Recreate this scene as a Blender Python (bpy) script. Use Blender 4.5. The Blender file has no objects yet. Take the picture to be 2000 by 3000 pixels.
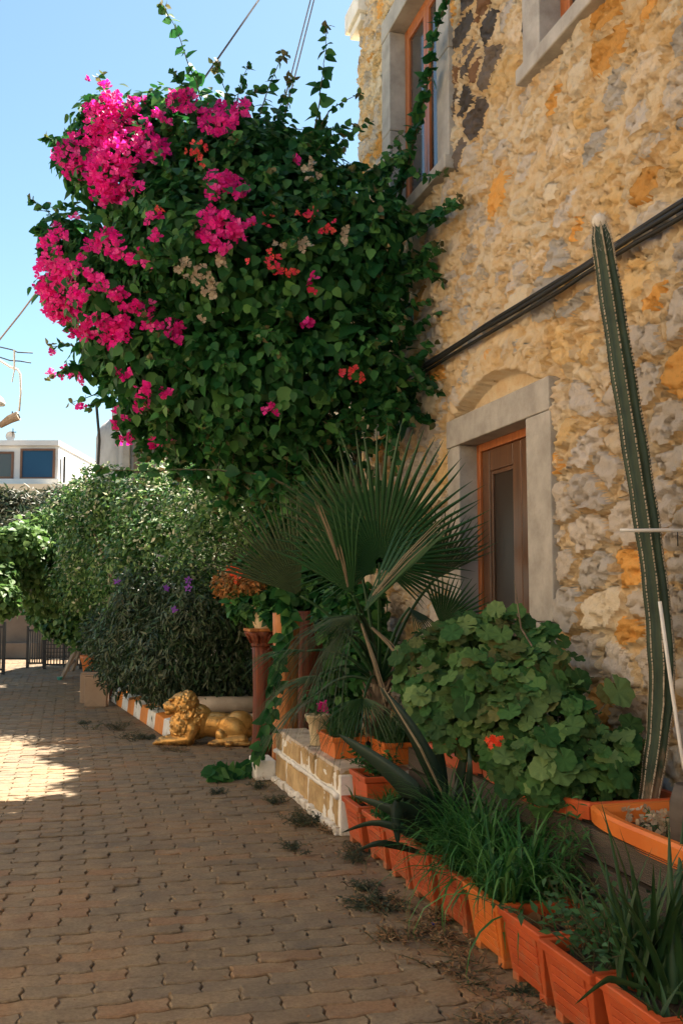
import bpy, math, random
import numpy as np
from mathutils import Vector, Matrix, noise as mnoise
PI = math.pi
rnd = random.Random(7)
rng = np.random.default_rng(7)
S = bpy.context.scene
C = S.collection

# ------------------------------------------------------------------ camera, sky, sun, exposure
YAW, PITCH, FPX, EYE = math.radians(15.3), math.radians(4.9), 2917.0, 1.6
cam = bpy.data.cameras.new('camera'); camo = bpy.data.objects.new('camera', cam); C.objects.link(camo)
camo.location = (0, 0, EYE); camo.rotation_euler = (PI/2 + PITCH, 0, -YAW)
cam.sensor_fit = 'VERTICAL'; cam.sensor_height = 36; cam.sensor_width = 24; cam.lens = FPX/3000*36
cam.clip_end = 2000; cam.clip_start = 0.05
S.camera = camo
SUNV = Vector((0.50, 0.35, 1.0)).normalized()          # towards the sun
w = bpy.data.worlds.new('World'); S.world = w; w.use_nodes = True
nt = w.node_tree
sky = nt.nodes.new('ShaderNodeTexSky'); sky.sky_type = 'NISHITA'; sky.sun_disc = False
sky.sun_elevation = math.asin(SUNV.z); sky.sun_rotation = math.atan2(SUNV.x, SUNV.y)
sky.air_density = 1.0; sky.dust_density = 0.6; sky.ozone_density = 1.6
bg = nt.nodes['Background']; bg.inputs[1].default_value = 0.055
tn = nt.nodes.new('ShaderNodeMix'); tn.data_type = 'RGBA'; tn.blend_type = 'MULTIPLY'; tn.inputs[0].default_value = 1; tn.inputs[7].default_value = (0.86, 0.96, 0.86, 1)
nt.links.new(sky.outputs[0], tn.inputs[6]); nt.links.new(tn.outputs[2], bg.inputs[0])
sl = bpy.data.lights.new('sun', 'SUN'); sl.energy = 5.0; sl.angle = math.radians(0.6); sl.color = (1.0, 0.89, 0.76)
so = bpy.data.objects.new('sun', sl); C.objects.link(so); so.rotation_euler = SUNV.to_track_quat('Z', 'Y').to_euler()
so.location = (5, 5, 20)
V = S.view_settings
V.view_transform = 'Standard'; V.look = 'None'; V.gamma = 1; V.use_curve_mapping = False; V.exposure = 2.28
S.render.engine = 'CYCLES'
S.cycles.max_bounces = 8; S.cycles.diffuse_bounces = 5; S.cycles.transparent_max_bounces = 6

# ------------------------------------------------------------------ view geometry -> real places
Fw = Vector((math.sin(YAW)*math.cos(PITCH), math.cos(YAW)*math.cos(PITCH), math.sin(PITCH)))
Rt = Vector((math.cos(YAW), -math.sin(YAW), 0)); Up = Rt.cross(Fw)
EYEP = Vector((0, 0, EYE))
def ray(x, y): return Fw + Rt*((x-1000)/FPX) + Up*((1500-y)/FPX)
def atD(x, y, d): return EYEP + ray(x, y)*d
def onX(x, y, X): r = ray(x, y); return EYEP + r*(X/r.x)
def onZ(x, y, Z=0.0): r = ray(x, y); return EYEP + r*((Z-EYE)/r.z)
W = 2.85                                              # street face of the stone house

# ------------------------------------------------------------------ object helpers
def wloc(o):
    v = Vector((0, 0, 0))
    while o is not None: v += o.location; o = o.parent
    return v
def tag(o, label=None, cat=None, group=None, kind=None):
    if label: o['label'] = label
    if cat: o['category'] = cat
    if group: o['group'] = group
    if kind: o['kind'] = kind
    return o
def thing(name, label, cat, loc=(0, 0, 0), group=None):
    o = bpy.data.objects.new(name, None); o.empty_display_size = 0.1; C.objects.link(o); o.location = loc
    return tag(o, label, cat, group)
def link(name, me, parent=None, mat=None):
    o = bpy.data.objects.new(name, me); C.objects.link(o)
    if mat is not None and not me.materials: me.materials.append(mat)
    if parent is not None: o.parent = parent
    return o
def smooth(me, on=True): me.polygons.foreach_set('use_smooth', [on]*len(me.polygons))
def bevel(o, wd=0.006, seg=2):
    m = o.modifiers.new('bevel', 'BEVEL'); m.width = wd; m.segments = seg; m.limit_method = 'ANGLE'; m.angle_limit = math.radians(40); return o
class MB:
    def __init__(s): s.v = []; s.f = []
    def add(s, vs, fs):
        n = len(s.v); s.v += [tuple(q) for q in vs]; s.f += [tuple(i+n for i in f) for f in fs]; return s
    def box(s, x0, x1, y0, y1, z0, z1, M=None):
        vs = [Vector((x, y, z)) for x in (x0, x1) for y in (y0, y1) for z in (z0, z1)]
        if M is not None: vs = [M @ q for q in vs]
        return s.add(vs, [(0, 1, 3, 2), (4, 6, 7, 5), (0, 4, 5, 1), (2, 3, 7, 6), (0, 2, 6, 4), (1, 5, 7, 3)])
    def frustum(s, c, bx, by, tx, ty, z0, z1):
        x, y = c
        vs = [(x+a*hx/2, y+b*hy/2, z) for (hx, hy, z) in ((bx, by, z0), (tx, ty, z1)) for a, b in ((-1, -1), (1, -1), (1, 1), (-1, 1))]
        return s.add(vs, [(3, 2, 1, 0), (4, 5, 6, 7)] + [(i, (i+1) % 4, 4+(i+1) % 4, 4+i) for i in range(4)])
    def tube(s, pts, rad, n=6, cap=True, shape=None):
        pts = [Vector(p) for p in pts]; k = len(pts)
        if not hasattr(rad, '__len__'): rad = [rad]*k
        ring = []; a0 = None
        for i, p in enumerate(pts):
            t = (pts[min(i+1, k-1)] - pts[max(i-1, 0)]).normalized()
            if a0 is None: a0 = t.cross(Vector((0.31, 0.17, 0.94)) if abs(t.z) < 0.9 else Vector((1, 0, 0))).normalized()
            a = (a0 - t*a0.dot(t)).normalized(); a0 = a; b = t.cross(a)
            for j in range(n):
                th = 2*PI*j/n; q = rad[i]*(shape(j, n) if shape else 1)
                ring.append(p + a*(q*math.cos(th)) + b*(q*math.sin(th)))
        fs = [(i*n+j, i*n+(j+1) % n, (i+1)*n+(j+1) % n, (i+1)*n+j) for i in range(k-1) for j in range(n)]
        if cap: fs += [tuple(range(n-1, -1, -1)), tuple((k-1)*n+j for j in range(n))]
        return s.add(ring, fs)
    def lathe(s, prof, c, n=20, cap=True, wob=None):
        vs = []
        for (r, z) in prof:
            for j in range(n):
                q = r*(wob(2*PI*j/n, z) if wob else 1)
                vs.append((c[0]+q*math.cos(2*PI*j/n), c[1]+q*math.sin(2*PI*j/n), c[2]+z))
        k = len(prof)
        fs = [(i*n+j, i*n+(j+1) % n, (i+1)*n+(j+1) % n, (i+1)*n+j) for i in range(k-1) for j in range(n)]
        if cap: fs += [tuple(range(n-1, -1, -1)), tuple((k-1)*n+j for j in range(n))]
        return s.add(vs, fs)
    def build(s, name, mat, parent=None, sm=False, bev=0):
        L = wloc(parent) if parent is not None else Vector((0, 0, 0))
        me = bpy.data.meshes.new(name)
        me.from_pydata([(a-L.x, b-L.y, c-L.z) for a, b, c in s.v], [], s.f); me.update()
        if sm: smooth(me)
        o = link(name, me, parent, mat)
        if bev: bevel(o, bev)
        return o
def npmesh(name, v, loops, starts, totals, mat=None, parent=None, tint=None, sm=False, col=None):
    L = wloc(parent) if parent is not None else Vector((0, 0, 0))
    v = np.asarray(v, dtype=np.float32) - np.array(L, dtype=np.float32)
    me = bpy.data.meshes.new(name)
    me.vertices.add(len(v)); me.vertices.foreach_set('co', v.ravel())
    me.loops.add(len(loops)); me.loops.foreach_set('vertex_index', np.asarray(loops, dtype=np.int32))
    me.polygons.add(len(starts)); me.polygons.foreach_set('loop_start', np.asarray(starts, dtype=np.int32))
    try: me.polygons.foreach_set('loop_total', np.asarray(totals, dtype=np.int32))
    except Exception: pass
    if sm: me.polygons.foreach_set('use_smooth', np.ones(len(starts), dtype=bool))
    me.update(calc_edges=True)
    if tint is not None:
        a = me.attributes.new('tint', 'FLOAT', 'POINT'); a.data.foreach_set('value', np.asarray(tint, dtype=np.float32))
    if col is not None:
        a = me.attributes.new('Col', 'FLOAT_COLOR', 'POINT')
        c4 = np.ones((len(v), 4), dtype=np.float32); c4[:, :3] = col; a.data.foreach_set('color', c4.ravel())
    return link(name, me, parent, mat)
# ---- scatter a small template at many places, as one mesh or as parts
def frames(d, n):
    d = d/np.linalg.norm(d, axis=1, keepdims=True)
    x = np.cross(d, n); x /= np.maximum(np.linalg.norm(x, axis=1, keepdims=True), 1e-6)
    z = np.cross(x, d)
    return np.stack([x, d, z], axis=2)
def scatter(name, tmpl, P, R, sc, mat, parent=None, kind='stuff', tint=None):
    tv, tf = tmpl; tv = np.asarray(tv, dtype=np.float64); N, m = len(P), len(tv)
    if N == 0: return None
    v = (np.einsum('nij,mj->nmi', R, tv)*np.asarray(sc).reshape(-1, 1, 1) + P[:, None, :]).reshape(-1, 3)
    tl = np.concatenate([np.array(f) for f in tf]); tt = np.array([len(f) for f in tf]); ts = np.concatenate([[0], np.cumsum(tt)[:-1]])
    loops = (tl[None, :] + (np.arange(N)*m)[:, None]).ravel()
    starts = (ts[None, :] + (np.arange(N)*len(tl))[:, None]).ravel()
    totals = np.tile(tt, N)
    if tint is None: tint = rng.random(N)
    o = npmesh(name, v, loops, starts, totals, mat, parent, np.repeat(tint, m), sm=True)
    if kind: o['kind'] = kind
    return o
def tmesh(name, tmpl, mat):
    me = bpy.data.meshes.new(name); me.from_pydata([tuple(q) for q in tmpl[0]], [], [tuple(f) for f in tmpl[1]]); me.update(); smooth(me); me.materials.append(mat); return me
def parts(name, meshes, P, R, sc, parent):
    L = wloc(parent)
    for i in range(len(P)):
        me = meshes[i % len(meshes)]
        o = bpy.data.objects.new(name, me); C.objects.link(o); o.parent = parent
        M = Matrix([[R[i][a][b]*sc[i] for b in range(3)] + [P[i][a]-L[a]] for a in range(3)] + [[0, 0, 0, 1]])
        o.matrix_basis = M
def foliage(parent, pname, sname, tmpls, P, R, sc, mat, nparts=290):
    """the leaves nearest the street each become a part, the rest one mesh"""
    P = np.asarray(P); sc = np.asarray(sc)
    key = sc/np.maximum(np.linalg.norm(P - np.array(EYEP), axis=1), 0.1)*(0.7+0.6*rng.random(len(P)))
    depth = np.linalg.norm(P - np.array(EYEP), axis=1)
    order = np.argsort(depth*0.5 - key*depth*depth*0.2) if nparts else np.arange(len(P))
    a, b = order[:nparts], order[nparts:]
    if nparts: parts(pname, [tmesh(pname, t, mat) for t in tmpls], P[a], R[a], sc[a], parent)
    if len(b): scatter(sname, tmpls[0], P[b], R[b], sc[b], mat, parent)

# ------------------------------------------------------------------ numpy noise
_tab = np.random.default_rng(3).random((256, 256))
def vn(x, y):
    xi = np.floor(x).astype(int); yi = np.floor(y).astype(int); fx = x-xi; fy = y-yi
    fx = fx*fx*(3-2*fx); fy = fy*fy*(3-2*fy)
    g = lambda a, b: _tab[a & 255, b & 255]
    return (g(xi, yi)*(1-fx)+g(xi+1, yi)*fx)*(1-fy) + (g(xi, yi+1)*(1-fx)+g(xi+1, yi+1)*fx)*fy
def fbm(x, y, o=4):
    s = 0; a = 0.5; t = 0
    for i in range(o):
        s = s + a*vn(x*(2**i)+17.3*i, y*(2**i)+5.1*i); t += a; a *= 0.55
    return s/t
def sstep(a, b, x): t = np.clip((x-a)/(b-a), 0, 1); return t*t*(3-2*t)

# ------------------------------------------------------------------ materials
def nodes(name):
    m = bpy.data.materials.new(name); m.use_nodes = True
    return m, m.node_tree, m.node_tree.nodes['Principled BSDF']
def ramp(nt, fac, stops):
    r = nt.nodes.new('ShaderNodeValToRGB'); nt.links.new(fac, r.inputs[0])
    e = r.color_ramp.elements
    while len(e) > 1: e.remove(e[-1])
    e[0].position = stops[0][0]; e[0].color = (*stops[0][1], 1)
    for p, c in stops[1:]:
        q = e.new(p); q.color = (*c, 1)
    return r.outputs[0]
def noise(nt, scale, detail=5, rough=0.6, co='Object', dist=0, stretch=None):
    tc = nt.nodes.new('ShaderNodeTexCoord'); n = nt.nodes.new('ShaderNodeTexNoise')
    n.inputs['Scale'].default_value = scale; n.inputs['Detail'].default_value = detail; n.inputs['Roughness'].default_value = rough; n.inputs['Distortion'].default_value = dist
    src = tc.outputs[co]
    if stretch:
        mp = nt.nodes.new('ShaderNodeMapping'); mp.inputs['Scale'].default_value = stretch; nt.links.new(src, mp.inputs[0]); src = mp.outputs[0]
    nt.links.new(src, n.inputs['Vector']); return n.outputs[0]
def mixc(nt, fac, a, b, mode='MIX'):
    m = nt.nodes.new('ShaderNodeMix'); m.data_type = 'RGBA'; m.blend_type = mode
    for s, v in ((m.inputs[0], fac), (m.inputs[6], a), (m.inputs[7], b)):
        if hasattr(v, 'is_linked'): nt.links.new(v, s)
        elif isinstance(v, (int, float)): s.default_value = v
        else: s.default_value = (*v, 1)
    return m.outputs[2]
def bump(nt, b, h, strength=0.5, dist=0.01):
    n = nt.nodes.new('ShaderNodeBump'); n.inputs['Strength'].default_value = strength; n.inputs['Distance'].default_value = dist
    nt.links.new(h, n.inputs['Height']); nt.links.new(n.outputs[0], b.inputs['Normal']); return n
def simple(name, c1, c2, scale=8, rough=0.8, bs=0.3, bscale=60, bd=0.004, metal=0, stretch=None, mid=(0.35, 0.65), spec=0.4, rand=0.0):
    m, nt, b = nodes(name)
    f = noise(nt, scale, 6, 0.65, stretch=stretch)
    col = ramp(nt, f, [(mid[0], c1), (mid[1], c2)])
    if rand:
        oi = nt.nodes.new('ShaderNodeObjectInfo'); r = nt.nodes.new('ShaderNodeMapRange'); nt.links.new(oi.outputs['Random'], r.inputs[0])
        r.inputs[3].default_value = 1-rand; r.inputs[4].default_value = 1+rand*0.6
        hv = nt.nodes.new('ShaderNodeHueSaturation'); nt.links.new(r.outputs[0], hv.inputs['Value']); nt.links.new(col, hv.inputs['Color']); col = hv.outputs[0]
    nt.links.new(col, b.inputs['Base Color']); b.inputs['Roughness'].default_value = rough; b.inputs['Metallic'].default_value = metal
    b.inputs['Specular IOR Level'].default_value = spec
    if bs: bump(nt, b, noise(nt, bscale, 5, 0.7, stretch=stretch), bs, bd)
    return m
def leafmat(name, cols, trans=0.3, rough=0.45, tcol=None, spec=0.35):
    m, nt, b = nodes(name)
    at = nt.nodes.new('ShaderNodeAttribute'); at.attribute_name = 'tint'
    oi = nt.nodes.new('ShaderNodeObjectInfo')
    ad = nt.nodes.new('ShaderNodeMath'); ad.operation = 'ADD'; nt.links.new(at.outputs['Fac'], ad.inputs[0]); nt.links.new(oi.outputs['Random'], ad.inputs[1])
    fr = nt.nodes.new('ShaderNodeMath'); fr.operation = 'FRACT'; nt.links.new(ad.outputs[0], fr.inputs[0])
    n = len(cols); col = ramp(nt, fr.outputs[0], [(i/max(n-1, 1), c) for i, c in enumerate(cols)])
    f = noise(nt, 9, 3, co='Object'); col = mixc(nt, 0.35, col, ramp(nt, f, [(0.3, (0.5, 0.5, 0.5)), (0.7, (1, 1, 1))]), 'MULTIPLY')
    nt.links.new(col, b.inputs['Base Color']); b.inputs['Roughness'].default_value = rough; b.inputs['Specular IOR Level'].default_value = spec
    if trans:
        t = nt.nodes.new('ShaderNodeBsdfTranslucent'); hv = nt.nodes.new('ShaderNodeHueSaturation'); hv.inputs['Value'].default_value = 1.6; hv.inputs['Hue'].default_value = 0.49 if tcol is None else 0.5
        nt.links.new(col, hv.inputs['Color']); nt.links.new(hv.outputs[0], t.inputs[0])
        mx = nt.nodes.new('ShaderNodeMixShader'); mx.inputs[0].default_value = trans
        nt.links.new(b.outputs[0], mx.inputs[1]); nt.links.new(t.outputs[0], mx.inputs[2])
        nt.links.new(mx.outputs[0], nt.nodes['Material Output'].inputs[0])
    return m
M = {}
M['bou_leaf'] = leafmat('bougainvillea_leaf', [(0.011, 0.062, 0.016), (0.022, 0.11, 0.028), (0.014, 0.08, 0.024), (0.034, 0.15, 0.036), (0.10, 0.25, 0.06), (0.012, 0.07, 0.02), (0.05, 0.17, 0.045)], 0.3, 0.5, spec=0.22)
M['bou_tip'] = leafmat('young_leaf', [(0.09, 0.12, 0.03), (0.14, 0.11, 0.05), (0.07, 0.15, 0.04)], 0.3)
M['bract'] = leafmat('magenta_bract', [(0.62, 0.006, 0.20), (0.80, 0.012, 0.30), (0.52, 0.004, 0.18), (0.85, 0.04, 0.36), (0.75, 0.01, 0.28), (0.88, 0.14, 0.45)], 0.4, 0.6, 1)
M['bract_red'] = leafmat('salmon_bract', [(0.8, 0.05, 0.07), (0.85, 0.12, 0.09), (0.75, 0.02, 0.12)], 0.4, 0.6, 1)
M['bract_dry'] = leafmat('dry_bract', [(0.42, 0.33, 0.24), (0.5, 0.42, 0.3), (0.35, 0.28, 0.2)], 0.3, 0.7, 1)
M['stem'] = simple('stem_bark', (0.05, 0.06, 0.025), (0.1, 0.085, 0.045), 12)
M['bark'] = simple('bark', (0.09, 0.065, 0.04), (0.2, 0.15, 0.1), 14, bs=0.6, stretch=(4, 4, 1))
M['jas'] = leafmat('jasmine_leaf', [(0.02, 0.08, 0.018), (0.05, 0.15, 0.032), (0.014, 0.05, 0.014), (0.10, 0.22, 0.05), (0.2, 0.31, 0.1), (0.03, 0.1, 0.025)], 0.28, 0.5)
M['jasw'] = leafmat('cream_sunfleck_leaf', [(0.5, 0.5, 0.36), (0.38, 0.42, 0.24), (0.6, 0.58, 0.45)], 0.3, 0.5)  # cream flecks, also standing in for sunlit leaves
M['ole'] = leafmat('dark_narrow_leaf', [(0.025, 0.055, 0.025), (0.045, 0.075, 0.038), (0.02, 0.045, 0.02), (0.095, 0.12, 0.07), (0.03, 0.08, 0.03), (0.05, 0.11, 0.04)], 0.18, 0.42)
M['lime'] = leafmat('light_vine_leaf', [(0.05, 0.13, 0.03), (0.09, 0.19, 0.045), (0.14, 0.24, 0.07), (0.04, 0.10, 0.025)], 0.35, 0.5)
M['darktree'] = leafmat('dark_tree_leaf', [(0.03, 0.06, 0.03), (0.06, 0.08, 0.04), (0.09, 0.08, 0.05)], 0.2, 0.5)
M['purple'] = leafmat('purple_petal', [(0.3, 0.08, 0.55), (0.38, 0.12, 0.6)], 0.3, 0.6, 1)
M['palm'] = leafmat('palm_leaf', [(0.022, 0.075, 0.024), (0.035, 0.105, 0.032), (0.018, 0.06, 0.02)], 0.15, 0.42, spec=0.35)
M['palm_old'] = leafmat('old_palm_leaf', [(0.035, 0.075, 0.03), (0.07, 0.10, 0.045), (0.025, 0.055, 0.025)], 0.15, 0.5)
M['palm_dry'] = leafmat('dry_palm_leaf', [(0.3, 0.22, 0.13), (0.36, 0.29, 0.19), (0.22, 0.17, 0.1)], 0.2, 0.6)
M['ger'] = leafmat('geranium_leaf', [(0.05, 0.13, 0.05), (0.075, 0.165, 0.065), (0.10, 0.19, 0.08), (0.045, 0.11, 0.05), (0.13, 0.2, 0.08)], 0.22, 0.6, spec=0.2)
M['redfl'] = leafmat('red_petal', [(0.8, 0.06, 0.02), (0.85, 0.12, 0.04)], 0.3, 0.6, 1)
M['grass'] = leafmat('grass_blade', [(0.015, 0.08, 0.02), (0.03, 0.13, 0.03), (0.05, 0.18, 0.04), (0.11, 0.26, 0.07)], 0.3, 0.45)
M['aloe'] = leafmat('aloe_leaf', [(0.02, 0.058, 0.018), (0.038, 0.09, 0.028), (0.028, 0.07, 0.024)], 0.08, 0.45, spec=0.3)
M['agave'] = leafmat('agave_leaf', [(0.016, 0.036, 0.022), (0.03, 0.055, 0.036), (0.022, 0.045, 0.028)], 0.05, 0.5)
M['herb'] = leafmat('herb_leaf', [(0.03, 0.1, 0.03), (0.05, 0.14, 0.045), (0.035, 0.09, 0.035)], 0.25, 0.5)
M['weed'] = leafmat('weed_leaf', [(0.022, 0.042, 0.026), (0.035, 0.055, 0.028), (0.08, 0.07, 0.035)], 0.15, 0.6)
M['dead'] = leafmat('dead_leaf', [(0.2, 0.11, 0.05), (0.3, 0.17, 0.08), (0.12, 0.07, 0.04), (0.36, 0.25, 0.13)], 0.15, 0.8)
M['rust'] = leafmat('rust_leaf', [(0.45, 0.17, 0.03), (0.3, 0.14, 0.04), (0.14, 0.12, 0.04), (0.5, 0.22, 0.05)], 0.3, 0.6)
M['stoneblock'] = simple('surround_stone', (0.31, 0.285, 0.25), (0.45, 0.42, 0.375), 5, 0.85, 0.7, 55, 0.004)
M['whitewash'] = simple('whitewash', (0.66, 0.63, 0.57), (0.82, 0.8, 0.75), 6, 0.85, 0.6, 40, 0.006)
M['plaster_far'] = simple('white_plaster', (0.55, 0.56, 0.56), (0.72, 0.72, 0.71), 0.7, 0.85, 0.2, 8, 0.01)
M['plaster_old'] = simple('weathered_plaster', (0.3, 0.28, 0.26), (0.62, 0.6, 0.56), 1.6, 0.9, 0.4, 9, 0.02, stretch=(1, 1, 0.3))
M['cream'] = simple('cream_plaster', (0.68, 0.56, 0.4), (0.78, 0.66, 0.48), 1.2, 0.9, 0.2, 20)
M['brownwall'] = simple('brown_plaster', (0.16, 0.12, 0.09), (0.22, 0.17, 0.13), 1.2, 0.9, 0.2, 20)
M['frame'] = simple('varnished_wood', (0.30, 0.085, 0.025), (0.48, 0.16, 0.045), 5, 0.38, 0.15, 30, 0.002, stretch=(6, 6, 0.6))
M['doorwood'] = simple('dark_door_wood', (0.085, 0.04, 0.022), (0.15, 0.07, 0.035), 4, 0.35, 0.1, 30, 0.002, stretch=(6, 6, 0.4))
M['browntrim'] = simple('brown_trim', (0.12, 0.055, 0.03), (0.17, 0.08, 0.045), 3, 0.5, 0)
def glass(name, c, rough=0.08):
    m, nt, b = nodes(name); b.inputs['Base Color'].default_value = (*c, 1); b.inputs['Roughness'].default_value = rough; b.inputs['Specular IOR Level'].default_value = 0.6 if rough < 0.28 else 0.2; return m
M['glass'] = glass('window_glass', (0.05, 0.045, 0.04))
M['doorglass'] = glass('door_glass', (0.035, 0.022, 0.015), 0.4)
M['blueglass'] = glass('blue_window_glass', (0.012, 0.06, 0.13), 0.3)
M['terra'] = simple('orange_plastic', (0.40, 0.065, 0.018), (0.54, 0.105, 0.026), 3.5, 0.5, 0.15, 25, 0.002, mid=(0.3, 0.7), rand=0.22)
M['terra_b'] = simple('bright_orange_plastic', (0.58, 0.14, 0.024), (0.68, 0.19, 0.034), 3, 0.45, 0.12, 25, 0.002)
def weathered(key, dirt, lo, hi, zr, edge=0.0, amt=0.85, sc=9):
    m = M[key]; nt = m.node_tree; b = nt.nodes['Principled BSDF']; src = b.inputs['Base Color'].links[0].from_socket
    g = nt.nodes.new('ShaderNodeNewGeometry'); sx = nt.nodes.new('ShaderNodeSeparateXYZ'); nt.links.new(g.outputs['Position'], sx.inputs[0])
    n = nt.nodes.new('ShaderNodeTexNoise'); n.inputs['Scale'].default_value = sc; n.inputs['Detail'].default_value = 8; n.inputs['Roughness'].default_value = 0.75; nt.links.new(g.outputs['Position'], n.inputs['Vector'])
    mr = nt.nodes.new('ShaderNodeMapRange'); mr.inputs[1].default_value = zr[0]; mr.inputs[2].default_value = zr[1]; mr.inputs[3].default_value = 0.16; mr.inputs[4].default_value = 0.0; nt.links.new(sx.outputs['Z'], mr.inputs[0])
    ad = nt.nodes.new('ShaderNodeMath'); ad.operation = 'ADD'; nt.links.new(n.outputs[0], ad.inputs[0]); nt.links.new(mr.outputs[0], ad.inputs[1])
    fac = ramp(nt, ad.outputs[0], [(lo, (0, 0, 0)), (hi, (amt, amt, amt))])
    nt.links.new(mixc(nt, fac, src, dirt), b.inputs['Base Color'])
M['soil'] = simple('soil', (0.025, 0.018, 0.012), (0.09, 0.065, 0.045), 30, 1, 1, 70, 0.02)
M['deck'] = simple('deck_board', (0.05, 0.038, 0.03), (0.11, 0.088, 0.07), 3, 0.7, 0.2, 60, 0.002, stretch=(1, 0.3, 2))
M['gap'] = simple('dark_gap', (0.012, 0.01, 0.008), (0.02, 0.017, 0.014), 4, 0.9, 0)
M['log'] = simple('red_log', (0.05, 0.010, 0.004), (0.20, 0.042, 0.010), 5, 0.55, 0.8, 16, 0.012, stretch=(5, 5, 0.35))
M['log2'] = simple('amber_log', (0.24, 0.065, 0.014), (0.60, 0.25, 0.065), 5, 0.5, 0.8, 16, 0.01, stretch=(5, 5, 0.5))
M['gold'] = simple('gold_paint', (0.50, 0.26, 0.065), (0.66, 0.38, 0.12), 6, 0.36, 0.3, 35, 0.004, metal=0.55)
M['black'] = simple('black_rubber', (0.007, 0.007, 0.007), (0.016, 0.017, 0.016), 5, 0.6, 0.1, 40)
M['iron'] = simple('black_iron', (0.01, 0.01, 0.012), (0.02, 0.02, 0.022), 5, 0.5, 0)
M['wire'] = simple('wire', (0.03, 0.035, 0.05), (0.05, 0.055, 0.07), 5, 0.6, 0)
M['wirep'] = simple('pale_wire', (0.25, 0.2, 0.17), (0.35, 0.28, 0.24), 5, 0.6, 0)
M['whitep'] = simple('white_plastic', (0.62, 0.6, 0.57), (0.78, 0.76, 0.72), 8, 0.5, 0.1, 30)
M['beige'] = simple('beige_laminate', (0.27, 0.19, 0.13), (0.33, 0.24, 0.17), 2, 0.6, 0.05, 40)
M['ledge'] = simple('pale_stone_ledge', (0.4, 0.33, 0.26), (0.58, 0.5, 0.41), 4, 0.85, 0.4, 30)
M['orangepaint'] = simple('orange_paint', (0.62, 0.2, 0.03), (0.75, 0.28, 0.05), 6, 0.7, 0.5, 30)
M['creampot'] = simple('cream_pot', (0.5, 0.4, 0.24), (0.62, 0.52, 0.34), 5, 0.6, 0.2, 30)
M['driftwood'] = simple('weathered_wood', (0.2, 0.15, 0.11), (0.38, 0.31, 0.24), 5, 0.85, 0.6, 20, stretch=(3, 3, 0.5))
M['teal'] = simple('teal_plastic', (0.05, 0.25, 0.2), (0.08, 0.33, 0.27), 5, 0.5, 0)
M['cactus'] = simple('cactus_skin', (0.010, 0.026, 0.015), (0.028, 0.052, 0.03), 4, 0.6, 0.3, 30)
def cactmat():
    m, nt, b = nodes('cactus_skin2'); n = noise(nt, 5, 6, 0.7, stretch=(1, 1, 0.4)); g = nt.nodes.new('ShaderNodeNewGeometry'); sx = nt.nodes.new('ShaderNodeSeparateXYZ'); nt.links.new(g.outputs['Position'], sx.inputs[0])
    mr = nt.nodes.new('ShaderNodeMapRange'); mr.inputs[1].default_value = 1.5; mr.inputs[2].default_value = 0.6; mr.inputs[3].default_value = -0.22; mr.inputs[4].default_value = 0.14; nt.links.new(sx.outputs['Z'], mr.inputs[0])
    ad = nt.nodes.new('ShaderNodeMath'); ad.operation = 'ADD'; nt.links.new(n, ad.inputs[0]); nt.links.new(mr.outputs[0], ad.inputs[1])
    green = ramp(nt, noise(nt, 7, 5), [(0.3, (0.010, 0.026, 0.014)), (0.7, (0.032, 0.06, 0.03))])
    col = mixc(nt, ramp(nt, ad.outputs[0], [(0.52, (0, 0, 0)), (0.6, (1, 1, 1))]), green, (0.16, 0.11, 0.065))
    nt.links.new(col, b.inputs['Base Color']); b.inputs['Roughness'].default_value = 0.6; bump(nt, b, noise(nt, 30, 5), 0.4, 0.005); return m
M['cactus'] = cactmat()
M['areole'] = simple('cactus_spine', (0.3, 0.24, 0.17), (0.5, 0.43, 0.33), 20, 0.9, 0)
M['wool'] = simple('cactus_wool', (0.6, 0.54, 0.47), (0.75, 0.7, 0.62), 20, 1, 0.8, 60)
M['oldbrick'] = simple('yellow_sandstone', (0.34, 0.22, 0.10), (0.56, 0.4, 0.2), 6, 0.9, 0.8, 40, 0.008, rand=0.25)
M['dirt'] = simple('sandy_ground', (0.15, 0.11, 0.075), (0.27, 0.205, 0.14), 1.5, 0.95, 0.6, 60, 0.01)
M['farground'] = M['dirt']
weathered('terra', (0.30, 0.17, 0.09), 0.54, 0.78, (0, 0.12))
weathered('terra_b', (0.42, 0.24, 0.12), 0.56, 0.8, (0, 0.12))
weathered('gold', (0.16, 0.085, 0.03), 0.52, 0.68, (0, 0.1), sc=14)
weathered('whitewash', (0.36, 0.29, 0.2), 0.58, 0.74, (0, 0.1), sc=12)
weathered('stoneblock', (0.24, 0.2, 0.155), 0.54, 0.74, (0, 0.3), sc=3.5, amt=0.6)
weathered('beige', (0.18, 0.13, 0.09), 0.56, 0.75, (0, 0.15), sc=8, amt=0.5)
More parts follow.
